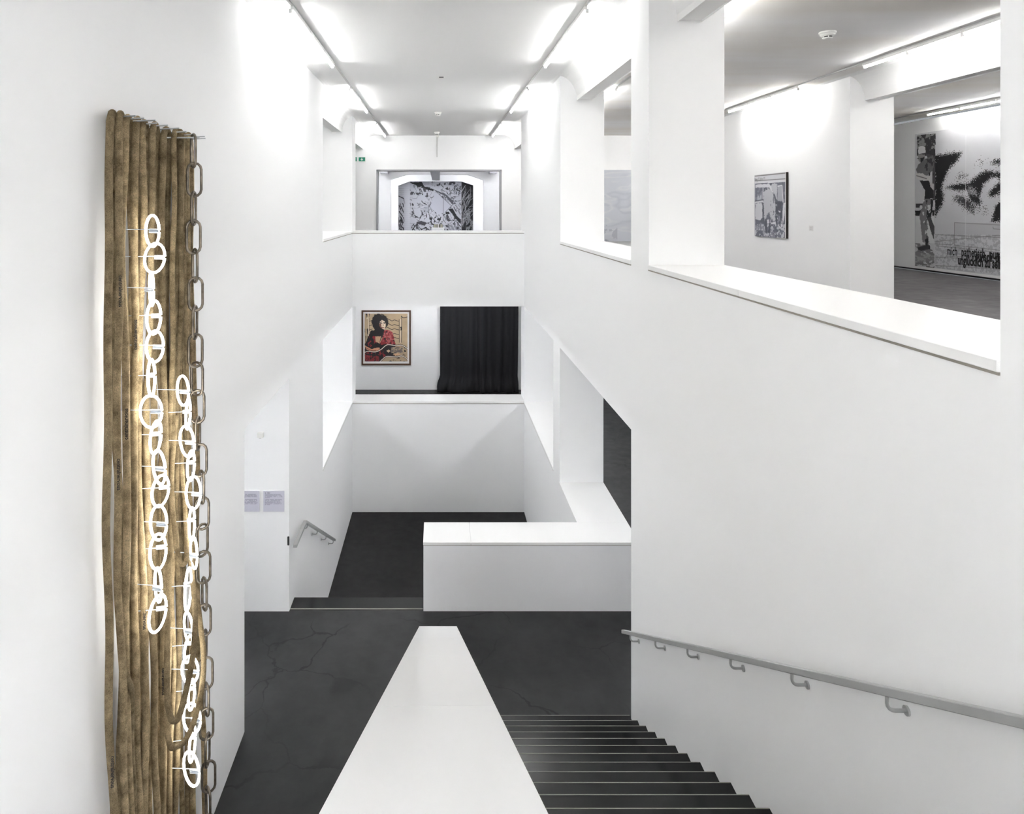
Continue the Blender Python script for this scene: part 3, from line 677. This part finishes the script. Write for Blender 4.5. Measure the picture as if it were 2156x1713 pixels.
cv.line([(285, 790), (440, 765)], DK, 3); cv.poly([(288, 840), (420, 830), (440, 1080), (390, 1170), (288, 1150)], LT, 2)
cv.line([(288, 815), (430, 790)], LT, 4); cv.poly([(430, 830), (450, 820), (460, 1150), (430, 1130)], DK, 2)
cv.line([(735, 490), (820, 475), (840, 800)], LT, 3); cv.poly([(850, 820), (885, 830), (870, 1080), (830, 1290), (790, 1340), (805, 1200), (830, 1000)], LT, 1)
cv.line([(745, 1270), (800, 1340)], LT, 3); cv.poly([(735, 510), (815, 500), (830, 780), (730, 790)], (164, 165, 176), 2)
cv.put(cv.rect(690, 800, 830, 1250) & (cv.noise(6, 8, 3) > .40), DK); cv.put(cv.rect(690, 850, 790, 1150) & (cv.noise(5, 7, 3) > .66), LT)
cv.poly([(510, 1160), (580, 1150), (600, 1250), (700, 1250), (690, 1190), (500, 1250)], LT, 1); cv.put(cv.rect(280, 1250, 885, 1530) & (cv.noise(5, 5, 3) > .56), (186, 188, 196))
cv.put(cv.rect(450, 1150, 600, 1420) & (cv.noise(5, 30, 2) > .6), DK); cv.put(cv.rect(590, 700, 690, 1100) & (cv.noise(5, 7, 3) > .6), (120, 122, 134))
cv.put(cv.mpoly([(280, 1490), (888, 1530), (888, 1570), (280, 1520)]), (222, 220, 216))
cv.line([(893, 225), (885, 1560)], (232, 230, 228), 2)
cv.mesh('print_sheet', V(PX - .053, zl, h_t), (0, zr - zl, 0), (0, 0, -(h_b - h_t)), 'print', t)
text_obj('Montag, 22. Oktober 1979', 'headline', .11, 'greymetal', t, V(PX - .055, zl - .02, h_t + .135), (0, -1, 0), (0, 0, 1), xs=.42)
c = onx(1704, 475, PX)
t = thing('wall_label', c, 'tiny pale caption card on the wall beside the van picture', 'caption card')
build(MB().box(PX - .004, PX - .001, c.y - .14, c.y, hz(c), hz(c) + .1), 'card', 'paper', t)
for k in range(4): build(MB().box(PX - .005, PX - .004, c.y - .11 + .02 * (k % 2), c.y - .02, hz(c) + .02 + .018 * k, hz(c) + .026 + .018 * k), 'text_line', 'track', t)

# --- big mural (side wall X = 12.4)
MX = XB
z_l, z_r = F * MX / (1927 - VX), 13.4
mh_t, mh_b = -1.92, 1.50
t = thing('mural', V(MX, (z_l + z_r) / 2, mh_b), 'huge black and white photo mural of a worker and grainy face with lettering', 'mural')
cw, ch = 300, 260
def mfx(x, y):
    p = onx(1870 + x * 286 / 1166, 200 + y * 286 / 1166, MX); return ((z_l - p.y) / (z_l - z_r) * cw, ((BASE - p.z) - mh_t) / (mh_b - mh_t) * ch)
cv = Canvas(cw, ch, (212, 212, 216), mfx, 11)
cv.a *= (.96 + .06 * cv.noise(40))[..., None]
BK = (32, 30, 32)
cv.poly([(400, 515), (480, 505), (560, 490), (640, 490), (600, 560), (530, 620), (490, 700), (460, 780), (480, 860), (465, 940), (400, 1050)], BK, 1, 2.2)
cv.poly([(470, 800), (540, 770), (620, 755), (680, 760), (760, 690), (840, 645), (900, 655), (960, 660), (1100, 640), (1100, 780), (900, 870), (850, 860), (880, 790), (970, 720), (900, 700), (860, 730), (810, 830), (800, 920), (760, 950), (700, 890), (680, 815), (600, 820), (520, 800)], BK, 1, 2.4)
cv.poly([(820, 760), (900, 720), (970, 735), (880, 810), (820, 900), (780, 900)], (205, 205, 210), 1, 2.4)
cv.poly([(680, 790), (740, 800), (770, 860), (700, 840)], (170, 170, 174), 1, 3)
cv.put(cv.mpoly([(550, 880), (620, 860), (700, 900), (745, 960), (735, 1020), (650, 960)], 1, 3.5), BK, .8)
cv.put(cv.mpoly([(600, 670), (690, 690), (660, 730), (600, 710)], 1, 3.5) & (cv.r.rand(ch, cw) > .5), BK)
cv.put(cv.mpoly([(760, 540), (840, 560), (800, 610), (750, 600)], 2, 3.5) & (cv.r.rand(ch, cw) > .7), BK)
cv.poly([(860, 580), (920, 560), (1010, 545), (1100, 550), (1100, 600), (960, 600)], BK, 1, 2.2)
cv.poly([(880, 1080), (930, 940), (980, 900), (1100, 930), (1100, 1090)], BK, 1, 1.8)
cv.put(cv.mpoly([(1000, 700), (1500, 600), (1700, 800), (1400, 950), (1150, 860)], 6, 3), BK)
cv.put(cv.mpoly([(750, 930), (850, 960), (830, 1010), (760, 980)], 2, 4) & (cv.r.rand(ch, cw) > .65), BK)
low = cv.mpoly([(405, 1190), (1500, 1195), (1500, 1600), (405, 1480)])
cv.put(low & (cv.noise(3, 3, 2) > .5), (182, 182, 187)); cv.put(cv.rect(570, 1095, 1500, 1195), (196, 196, 200))
for p in ([(570, 1280), (570, 1092), (960, 1112), (1500, 1140)], [(400, 1195), (960, 1220), (1500, 1245)], [(560, 1200), (560, 1270), (545, 1282), (400, 1275)], [(410, 1290), (960, 1350), (1500, 1400)], [(570, 1285), (960, 1330)], [(400, 1255), (960, 1200)], [(410, 1392), (760, 1400), (960, 1385)], [(480, 1400), (500, 1380), (960, 1400)], [(410, 1460), (960, 1490)], [(900, 1130), (905, 1145), (960, 1150)]):
    cv.line(p, (120, 118, 120), 1.0, .8)
cv.line([(668, 280), (664, 1480)], (226, 226, 229), 1.0)
# the worker's strip
st = cv.mpoly([(249, 345), (408, 325), (398, 1480), (232, 1500)])
cv.put(st, (206, 206, 209)); cv.put(cv.rect(235, 320, 408, 520) & st, (58, 56, 58)); cv.put(cv.rect(235, 320, 408, 470) & st & (cv.noise(6, 6, 3) > .55), (150, 150, 150))
cv.put(cv.mpoly([(325, 500), (404, 520), (404, 900), (380, 900), (380, 650)]), (80, 78, 80))
cv.poly([(236, 930), (300, 930), (300, 960), (236, 965)], (70, 68, 70)); cv.poly([(234, 990), (400, 985), (398, 1030), (234, 1035)], BK, 1); cv.poly([(236, 1040), (396, 1040), (396, 1270), (236, 1270)], (222, 222, 224))
cv.poly([(258, 480), (262, 445), (290, 432), (318, 445), (325, 500), (300, 495), (262, 510)], (225, 225, 226)); cv.line([(252, 512), (325, 495)], (90, 88, 88), 1.5)
cv.poly([(258, 512), (315, 505), (315, 545), (285, 590), (262, 560)], (150, 146, 144), .8); cv.poly([(275, 540), (312, 530), (305, 570), (285, 595)], BK, 1)
cv.poly([(262, 590), (320, 545), (380, 515), (402, 560), (385, 640), (340, 690), (250, 670), (242, 630)], (112, 110, 112), 1.5); cv.put(cv.rect(240, 540, 402, 690) & st & (cv.noise(5, 9, 3) > .6), (60, 58, 60))
cv.poly([(240, 670), (300, 670), (330, 700), (365, 690), (360, 740), (300, 730), (245, 715)], (212, 210, 208), 1); cv.line([(245, 690), (330, 715)], (90, 88, 88), 1.5)
cv.poly([(270, 730), (350, 735), (390, 800), (388, 880), (310, 900), (318, 820)], (40, 38, 40), 1)
cv.poly([(355, 740), (395, 760), (390, 820), (362, 780)], (200, 198, 198), 1)
cv.poly([(310, 890), (390, 885), (386, 950), (360, 1000), (330, 1060), (350, 1180), (358, 1290), (300, 1300), (285, 1150), (268, 1030), (290, 960)], (128, 126, 128), 1); cv.put(cv.mpoly([(268, 900), (390, 890), (358, 1290), (295, 1300)]) & (cv.noise(7, 12, 3) > .58), (222, 222, 224)); cv.put(cv.mpoly([(300, 900), (390, 890), (340, 1290), (320, 1290)]) & (cv.noise(5, 16, 3) > .62), BK)
cv.poly([(335, 1050), (365, 1040), (398, 1130), (395, 1240), (365, 1160)], (76, 74, 76), 1)
cv.poly([(250, 1310), (300, 1290), (360, 1285), (362, 1320), (310, 1330), (262, 1330)], (54, 52, 54), 1); cv.line([(262, 1318), (310, 1305)], (200, 200, 200), 1.2)
cv.put(cv.mpoly([(234, 1270), (300, 1270), (398, 1340), (398, 1480), (232, 1500)]) & (cv.noise(8, 3, 3) > .45), (124, 122, 124))
cv.put(cv.mpoly([(232, 1340), (398, 1370), (398, 1420), (232, 1440)]), (150, 148, 150), .6)
cv.poly([(250, 1310), (300, 1290), (360, 1285), (362, 1320), (310, 1330), (262, 1330)], (54, 52, 54), 1)
build(MB().box(MX - .006, MX - .001, z_r, z_l, mh_t, mh_b), 'paper_sheet', 'paper', t)
cv.mesh('mural_print', V(MX - .008, z_l, mh_t), (0, z_r - z_l, 0), (0, 0, -(mh_b - mh_t)), 'print', t)
def mtext(s, cx, cy, size, xs, bold=.004):
    p = onx(1870 + cx * 286 / 1166, 200 + cy * 286 / 1166, MX - .011)
    text_obj(s, 'lettering', size, 'ink', t, p, (0, -1, 0), (0, 0, 1), xs=xs, bold=bold)
mtext('mich', 505, 1370, .30, .57); mtext('pathetisch , pun', 628, 1380, .30, .57, .008)
mtext('punsch, dis', 748, 1415, .30, .57, .010); mtext('unglücklich zu sein', 598, 1450, .30, .57, .012)

# --- pale painting seen through the second opening
t = thing('pale_painting', V(5.7, ZF, 1.15), 'large pale grey washed painting on the far wall of right gallery', 'painting')
x0, x1, h0, h1 = 4.7, 7.1, -1.24, 1.08
cv = Canvas(110, 100, (203, 206, 214), lambda x, y: (x, y), 21)
n_ = cv.noise(60, 22, 3); cv.put(np.clip(1 - np.abs(n_ - .5) * 18, 0, 1), (186, 190, 200), .7); cv.put(np.clip(1 - np.abs(cv.noise(60, 16, 3) - .55) * 22, 0, 1), (216, 218, 222), .8)
cv.put((cv.noise(9, 7, 3) > .58) & (cv.X > 25) & (cv.X < 50) & (cv.Y > 75), (165, 168, 180), .7)
build(MB().box(x0, x1, ZF - .04, ZF - .002, h0, h1), 'canvas_panel', 'paper', t)
cv.mesh('painted_face', V(x0, ZF - .042, h0), (x1 - x0, 0, 0), (0, 0, -(h1 - h0)), 'print', t)

# --- three-part picture in the rear rooms
t = thing('triptych_picture', V(0, 31.88, UF), 'wide black and white three-part picture seen through the far doorway', 'picture')
zT = 31.88
q0, q1 = un(825, 376, zT), un(1010, 0, zT); hb_ = 1.3
cw, ch = 210, 140
PXM = 370 / 2156
def tfx(x, y):
    p = un(740 + x * PXM, 280 + y * PXM, zT); return ((p.x - q0.x) / (q1.x - q0.x) * cw, ((BASE - p.z) - hz(q0)) / (hb_ - hz(q0)) * ch)
cv = Canvas(cw, ch, (196, 197, 206), tfx, 31)
cv.put(cv.rect(400, 500, 1345, 1700) & (cv.noise(26, 26, 4) > .56), (176, 177, 188))
def strokes(n, x0, x1, y0, y1, ln, c, wd, bend=1.0, ang=None):
    for _ in range(n):
        x, y = cv.r.uniform(x0, x1), cv.r.uniform(y0, y1); a_ = cv.r.uniform(0, 6.28) if ang is None else ang + cv.r.randn() * .35
        l_ = ln * cv.r.uniform(.4, 1.4); k = cv.r.uniform(-bend, bend); p = []
        for i in range(6): p.append((x, y)); x += math.cos(a_) * l_ / 5; y += math.sin(a_) * l_ / 5; a_ += k / 5
        cv.line(p, c, cv.r.uniform(.6, wd))
CB = (34, 33, 38)
mid_ = cv.rect(712, 500, 1345, 1700); dens = cv.noise(34, 34, 2); left_ = cv.rect(712, 740, 1010, 1700)
cv.put(mid_ * np.clip(1 - np.abs(cv.noise(26, 20, 3) - .5) / .022, 0, 1), (104, 104, 116), .8)
cv.put(mid_ & (np.abs(cv.noise(16, 22, 3) - .5) < .020) & (dens > .46), CB, .9); cv.put(left_ & (np.abs(cv.noise(20, 26, 3) - .5) < .034) & (dens > .40), CB)
cv.put(mid_ & (cv.noise(12, 12, 3) > .68), (62, 61, 68), .9); strokes(34, 715, 1330, 800, 1230, 60, CB, 2.0, 1.2, 1.0); strokes(24, 1120, 1330, 640, 860, 34, CB, 1.6)
for k in range(16):
    a_ = k * .39; cv.line([(1010 + 30 * math.cos(a_), 880 + 30 * math.sin(a_)), (1010 + 120 * math.cos(a_), 880 + 120 * math.sin(a_))], (150, 150, 162), 1)
cv.poly([(715, 600), (860, 600), (890, 650), (1010, 690), (1000, 712), (920, 690), (880, 660), (740, 620)], CB, 1.2); cv.poly([(1010, 690), (1150, 745), (1250, 830), (1240, 880), (1150, 770), (1040, 720)], (90, 90, 100), 1)
cv.poly([(1190, 930), (1240, 920), (1290, 1010), (1340, 1060), (1340, 1120), (1260, 1030)], CB, 1); cv.poly([(1150, 970), (1190, 960), (1210, 990), (1160, 990)], CB, 1)
cv.poly([(1030, 720), (1225, 890), (1140, 970), (1060, 1000), (960, 900)], (194, 195, 206)); cv.line([(1040, 720), (1225, 890), (1145, 972)], (100, 100, 112), 1)
for k in range(10): cv.line([(1170 + k * 14, 1100 + (k % 3) * 20), (1190 + k * 14, 1170 + (k % 3) * 20)], (130, 130, 142), 1)
cv.line([(1127, 800), (1125, 1080)], (128, 128, 140), 1.2)
cv.put(cv.rect(400, 300, 712, 1900), (208, 209, 215)); strokes(50, 560, 640, 860, 1230, 50, CB, 2.2, 1, 1.4); cv.line([(575, 770), (640, 800), (650, 860)], CB, 2)
for k in range(22): cv.line([(575, 680 + k * 25), (712, 680 + k * 25)], (150, 150, 160), .8, .7)
cv.put(cv.rect(640, 500, 712, 1900), (206, 207, 214), .75)
cv.put(cv.rect(1345, 300, 1900, 1900), (36, 34, 38)); cv.put(cv.rect(1345, 560, 1500, 720), (70, 68, 72), .6); strokes(60, 1345, 1440, 780, 1180, 130, (190, 190, 196), 1.1, 1.1, -1.0); cv.put(cv.rect(1400, 1030, 1520, 1300) & (cv.noise(3, 5, 2) > .5), (150, 150, 156))
cv.line([(1348, 715), (1395, 640)], (220, 220, 224), 1.6); cv.line([(1345, 300), (1345, 1900)], (226, 226, 230), 1)
build(MB().box(q0.x, q1.x, zT - .004, zT + .015, hz(q0), hb_), 'picture_panel', 'paper', t)
cv.mesh('picture_print', V(q0.x, zT - .006, hz(q0)), (q1.x - q0.x, 0, 0), (0, 0, -(hb_ - hz(q0))), 'print', t)

# --- white plinth with a small display in the rear rooms
zP = 28.6
a, b = un(909.5, 479, zP), un(935.5, 0, zP)
t = thing('plinth', V((a.x + b.x) / 2, zP, UF), 'small white plinth in front of the three-part picture', 'plinth')
build(MB().box(a.x, b.x, zP, zP + .45, hz(a) + .02, UF), 'plinth_body', 'wall', t); build(MB().box(a.x - .006, b.x + .006, zP - .006, zP + .456, hz(a), hz(a) + .02), 'plinth_top', 'sill', t)
t = thing('display_strip', V((a.x + b.x) / 2, zP + .12, hz(a)), 'narrow strip of olive and cream cards standing on white plinth', 'display')
a2, b2 = un(912.5, 472, zP + .1), un(932.5, 0, zP + .1); wdt = (b2.x - a2.x)
for f0, f1, mm in ((0, .07, 'olive'), (.07, .2, 'ochre'), (.2, .52, 'taupe'), (.52, .58, 'paper'), (.58, .70, 'olive'), (.70, .72, 'ochre'), (.72, .82, 'taupe'), (.82, .93, 'ochre'), (.93, 1, 'taupe')):
    build(MB().box(a2.x + wdt * f0, a2.x + wdt * f1 - .002, zP + .1, zP + .14, hz(a2), hz(a) + .0), 'card', mm, t)

# --- information panels on the landing pier
for nm, px0, px1, lb in (('left', 503, 547, 'white text panel with two grey paragraphs, cut off by the near wall'), ('right', 555, 599, 'white text panel with bold heading nearest the lower handrail')):
    a, b = un(px0, 1032, 10), un(px1, 1076, 10)
    t = thing('text_panel', V((a.x + b.x) / 2, 10, hz(b)), lb, 'text panel', 'text panels on the landing pier')
    build(MB().box(a.x, b.x, 9.988, 9.999, hz(a), hz(b)), 'panel_board', 'paper', t)
    cv = Canvas(96, 96, (203, 202, 214), lambda x, y: (x, y), 41)
    if px0 > 540: cv.put((cv.X > 6) & (cv.X < 34) & (cv.Y > 8) & (cv.Y < 12) & (cv.noise(3, 6, 1) > .35), (40, 40, 50))
    for k in range(13):
        if k == 5: continue
        y = 15 + k * 4; e_ = 88 - cv.r.uniform(0, 10) if k not in (4, 12) else 30
        cv.put((cv.X > 6) & (cv.X < e_) & (cv.Y >= y) & (cv.Y < y + 2) & (cv.noise(3, 9, 1) > .3), (132, 132, 152))
    cv.mesh('panel_print', V(a.x, 9.986, hz(a)), (b.x - a.x, 0, 0), (0, 0, -(hz(b) - hz(a))), 'print', t)

# ------------------------------------------------------------------ ropes, chain and neon on the left wall
def smooth_path(keys, off, hend, seed, wob=.012):
    X = XL + off; rs = np.random.RandomState(seed); zz, hh = [], []
    for y, x in keys:
        p = onx(x, y, X); zz.append(p.y); hh.append(BASE - p.z)
    zz.append(zz[-1] + rs.uniform(-.03, .03)); hh.append(hend)
    n = int((hh[-1] - hh[0]) / .07) + 2
    H_ = np.linspace(hh[0], hh[-1], n); Z_ = np.interp(H_, hh, zz)
    kz = np.ones(9) / 9; Zp = np.pad(Z_, 4, mode='edge'); Z_ = np.convolve(Zp, kz, 'valid')
    ph = rs.uniform(0, 6.28, 4)
    Z_ = Z_ + wob * (np.sin(H_ * 2.3 + ph[0]) + .6 * np.sin(H_ * 4.7 + ph[1])) * np.clip((H_ - hh[0]) * 2, 0, 1)
    X_ = X + wob * (np.sin(H_ * 1.9 + ph[2]) + .5 * np.sin(H_ * 5.1 + ph[3])) * np.clip((H_ - hh[0]) * 2, 0, 1)
    return [V(x, z, h) for x, z, h in zip(np.maximum(X_, XL + .03), Z_, H_)]
RR = 0.0245
def rope_uv(o, seg, n):
    me = o.data; uv = me.uv_layers.new(name='UVMap'); sv = np.zeros(len(me.vertices) * 3); me.vertices.foreach_get('co', sv)
    li = np.zeros(len(me.loops), int); me.loops.foreach_get('vertex_index', li)
    u = (li % seg) / seg; v = (li // seg) * .07; uv.data.foreach_set('uv', np.stack([u, v], 1).ravel())
front = [(232, 228, 222, 240), (250, 249, 248, 262), (264, 262, 262, 276), (286, 283, 280, 294), (299, 296, 294, 308), (321, 312, 311, 329), (344, 343, 346, 345), (366, 362, 362, 358), (381, 376, 374, 371), (392, 393, 398, 409)]
back = [(241, 243, 250, 256), (257, 258, 270, 285), (274, 273, 287, 303), (292, 291, 299, 318), (307, 322, 325, 337), (331, 333, 338, 350), (356, 353, 352, 363), (373, 371, 371, 386), (387, 386, 385, 396), (401, 405, 411, 430)]
def top_y(x): return 243 + (x - 232) * (291 - 243) / (405 - 232)
texts = {0: [(1582, 'd')], 1: [(965, 'd'), (585, 'd')], 2: [(830, 'u')], 3: [(655, 'u')], 4: [(1258, 'd')], 7: [(1020, 'd')], 6: [(1400, 'd')]}
rope_objs = []
for i, (f, b) in enumerate(zip(front, back)):
    o1, o2 = .098 + .012 * (i % 3), .040 + .012 * (i % 2)
    yt = top_y((f[0] + b[0]) / 2)
    ys = (yt + 12, 620, 1050, 1713)
    A = smooth_path(list(zip(ys, f)), o1, 5.872 - .05 * (i % 3), 100 + i); B_ = smooth_path(list(zip(ys, b)), o2, 5.87 - .03 * ((i + 1) % 3), 200 + i)
    mid = (A[0] + B_[0]) / 2; mid.z = max(A[0].z, B_[0].z) + .055
    arc = []
    for k in range(1, 8):
        q = k / 8; p = A[0].lerp(B_[0], q); p.z = p.z + math.sin(q * math.pi) * (.058 + .01 * (i % 2)); arc.append(p)
    path = list(reversed(A)) + arc + B_
    place = ['leftmost', 'second from left', 'third from left', 'fourth from left', 'fifth from left', 'sixth from left', 'seventh from left', 'eighth from left', 'ninth from left', 'last before the steel chain'][i]
    if i == 0: o = build(MB().tube(path, RR, 10, up=Vector((0, 1, 0))), 'rope', 'rope', smooth=True)
    else: o = build(MB().tube(path, RR * rnd.uniform(.84, 1.04), 10, up=Vector((0, 1, 0))), 'rope', 'rope', smooth=True)
    rope_uv(o, 10, len(path)); WPOS[o.name] = o.location.copy()
    tag(o, 'long tan canvas rope looped over a wall pin, %s' % place, 'rope', 'tan ropes hanging on the wall')
    rope_objs.append((o, A))
    pc = B_[0].lerp(A[0], .12); pz = max(A[0].z, B_[0].z) + .025
    pt = thing('wall_pin', (XL, pc.y, pz), 'bright steel pin holding the rope %s' % place, 'pin', 'steel pins holding the ropes')
    m = MB(); m.tube([(XL, pc.y, pz), (XL + .19 + .02 * (i % 3), pc.y, pz + .012)], .0055, 8); build(m, 'pin_rod', 'pin', pt)
    for (ty, dr) in texts.get(i, []):
        zc_ = None
        best = min(A, key=lambda p: abs((VY + (BASE - p.z) * F / p.y) - ty))
        tow = Vector((0 - best.x, -best.y, 0)).normalized(); side = Vector((0, 0, 1)).cross(tow).normalized()   # side points to picture right
        seg_ = [p for p in A if best.z - .27 <= p.z <= best.z]
        pm = seg_[len(seg_) // 2]
        loc = Vector((pm.x, pm.y, 0)) + tow * (RR + .003)
        if dr == 'd': text_obj('centralnervous', 'stamped_lettering', .034, 'ink', o, Vector((loc.x, loc.y, best.z)) - side * .006, (0, 0, -1), side, bold=.0006, xs=1.0)
        else: text_obj('centralnervous', 'stamped_lettering', .034, 'ink', o, Vector((loc.x, loc.y, best.z - .26)) + side * .010, (0, 0, 1), -side, bold=.0006)

def px_rope(keys, offs, label, r=RR * .85):
    pts = []
    ks = np.array(keys, float); n = len(ks); tt = np.linspace(0, n - 1, 14 * (n - 1) + 1)
    def cr(v, t_):
        i = min(int(t_), n - 2); f_ = t_ - i; p0, p1, p2, p3 = v[max(i - 1, 0)], v[i], v[i + 1], v[min(i + 2, n - 1)]
        return .5 * (2 * p1 + (p2 - p0) * f_ + (2 * p0 - 5 * p1 + 4 * p2 - p3) * f_ ** 2 + (3 * p1 - p0 - 3 * p2 + p3) * f_ ** 3)
    for t_ in tt: pts.append(onx(cr(ks[:, 0], t_), cr(ks[:, 1], t_), XL + cr(np.array(offs, float), t_)))
    o = build(MB().tube(pts, r, 10, up=Vector((1, 0, 0))), 'rope', 'rope', smooth=True); rope_uv(o, 10, len(pts))
    return tag(o, label, 'rope', 'tan ropes hanging on the wall')
px_rope([(378, 272), (370, 600), (362, 950), (358, 1150), (352, 1350), (352, 1460), (358, 1505), (366, 1517), (378, 1505), (395, 1440), (407, 1370), (411, 1290), (404, 1200), (395, 1060), (386, 900), (381, 600), (382, 276)],
        [.10, .10, .11, .13, .2, .27, .33, .35, .37, .38, .37, .34, .25, .13, .11, .1, .1], 'tan rope slung in a low U across the second neon chain, upper slack loop')
px_rope([(384, 276), (376, 700), (366, 1100), (356, 1380), (352, 1520), (358, 1568), (370, 1571), (392, 1555), (414, 1500), (427, 1430), (428, 1370), (420, 1300), (412, 1220), (400, 1050), (390, 800), (388, 280)],
        [.09, .09, .10, .12, .18, .26, .32, .35, .36, .36, .34, .28, .16, .12, .1, .09], 'tan rope slung in the lowest and widest slack loop beside the chain')
px_rope([(380, 274), (374, 800), (362, 1000), (368, 1120), (378, 1178), (387, 1187), (393, 1170), (391, 1100), (382, 960), (378, 800), (385, 278)],
        [.10, .11, .14, .2, .25, .28, .26, .2, .14, .11, .1], 'tan rope hanging in a short narrow slack loop halfway down', RR * .75)
px_rope([(252, 1300), (253, 1350), (258, 1395), (268, 1428), (276, 1458), (276, 1560), (284, 1713), (286, 1820)], [.035, .05, .10, .14, .14, .10, .08, .08], 'tan rope end crossing slantwise behind the leftmost ropes')

def ring_dir(wpx, b, z, sgn):               # horizontal direction of a link so that it shows wpx wide
    X = XL + .2; ax, ay = F / z, -F * X / z ** 2; mx_ = math.hypot(ax, ay); ph = math.atan2(ay, ax)
    c_ = max(-1, min(1, wpx / (2 * b * mx_))); th = ph + sgn * math.acos(c_); return Vector((math.cos(th), math.sin(th), 0))
def neon_chain(name, links, off, label):
    first = onx(links[-1][0], links[-1][1] + links[-1][2] / 2, XL + off)
    t = thing(name, (XL + off, first.y, first.z), label, 'neon light')
    for i, (x, y, hpx, wpx) in enumerate(links):
        c = onx(x, y, XL + off); a_ = hpx / 2 * c.y / F; b_ = .076
        d = ring_dir(wpx, b_, c.y, 1 if i % 2 else -1); tilt = .10 * math.sin(i * 2.1)
        up = Vector((0, 0, 1)) + d * tilt
        pts = [c + d * (b_ * math.cos(q)) + up * (a_ * math.sin(q)) for q in np.linspace(.07, 2 * math.pi - .07, 20)]
        g = build(MB().tube(pts, .0095, 6, up=Vector((.2, .3, .9))), 'neon_link', 'neon', t, smooth=True)
        WPOS[g.name] = g.matrix_world.translation.copy() if False else WPOS[g.name]
        for s in (0, -1):                   # electrode ends bent back towards the wall
            e0 = pts[s]; build(MB().tube([e0, e0 + Vector((-.055, 0, .002)) - d * .02], .008, 8), 'electrode_end', 'glass', g)
        build(MB().tube([c + Vector((-off + .008, 0, .01)), c + d * (b_ * .5) + Vector((0, 0, .01))], .003, 6), 'support_wire', 'glass', g)
    return t
c1 = [(321, 486, 66, 28), (326, 543, 62, 43), (319, 608, 70, 8), (324, 668, 70, 30), (326, 729, 66, 36), (319, 795, 78, 15), (318, 866, 68, 46), (328, 920, 66, 24), (335, 983, 70, 26), (338, 1033, 64, 36), (334, 1100, 74, 34), (333, 1161, 76, 34), (333, 1231, 70, 14), (332, 1291, 73, 37)]
c2 = [(385, 822, 62, 24), (396, 872, 60, 10), (394, 929, 64, 30), (402, 980, 62, 16), (407, 1037, 70, 30), (404, 1103, 70, 12), (408, 1163, 66, 14), (396, 1240, 84, 14), (397, 1322, 62, 18), (397, 1366, 50, 18), (400, 1410, 58, 34), (403, 1462, 62, 14), (404, 1512, 64, 36), (405, 1566, 64, 14), (403, 1618, 70, 32)]
neon_chain('neon_chain', c1, .23, 'glowing white neon chain of oval links hanging before the left ropes')
neon_chain('neon_chain', c2, .27, 'lower glowing white neon chain of oval links beside the steel chain')

# steel chain: stadium links alternating in direction
def stadium(c, d, L, W, r, seg=7):
    pts = []; s = L / 2 - W / 2
    for q in np.linspace(0, math.pi, seg): pts.append(c + d * (W / 2 * math.cos(q)) + Vector((0, 0, s + W / 2 * math.sin(q))))
    for q in np.linspace(math.pi, 2 * math.pi, seg): pts.append(c + d * (W / 2 * math.cos(q)) + Vector((0, 0, -s + W / 2 * math.sin(q))))
    return MB().tube(pts, r, 8, closed=True, up=Vector((.3, .9, .1)))
ck = np.array([(285, 407), (500, 409), (700, 412), (840, 414), (950, 420), (1090, 426), (1200, 428), (1330, 431), (1450, 433), (1540, 437), (1680, 438), (1800, 438)], float)
offc = .25
t = thing('steel_chain', (XL, 5.6, BASE - 5.6), 'dark steel chain of large oval links hanging right of the ropes', 'chain')
z_top = onx(407, 285, XL + offc); h_ = BASE - z_top.z; pitch = .2275; L_ = .2635; k = 0
ppx = 407.0
hh = h_ + L_ / 2 - .01
while hh < 5.72:
    y_ = 600.
    for _ in range(6):
        x_ = np.interp(y_, ck[:, 0], ck[:, 1]); z_ = F * (XL + offc) / (x_ - VX); y_ = VY + hh * F / z_
    c = V(XL + offc + .006 * math.sin(k * 1.7), z_, hh)
    wd_ = 29 if k % 2 else 9
    if k in (8, 14): wd_ = 24
    d = ring_dir(wd_ * .8, .042, z_, 1 if (k // 2) % 2 else -1)
    build(stadium(c, d, L_, .105, .0105), 'chain_link', 'steel', t, smooth=True)
    hh += pitch; k += 1
pt = thing('wall_pin', (XL, z_top.y, z_top.z), 'bright steel pin holding the steel chain', 'pin', 'steel pins holding the ropes')
build(MB().tube([(XL, z_top.y, z_top.z - .018), (XL + .30, z_top.y, z_top.z - .018)], .006, 8), 'pin_rod', 'pin', pt)
build(MB().lathe((XL, z_top.y, z_top.z - .018), [(.016, 0), (.016, .006)], Vector((1, 0, 0)), 12), 'pin_plate', 'pin', pt)
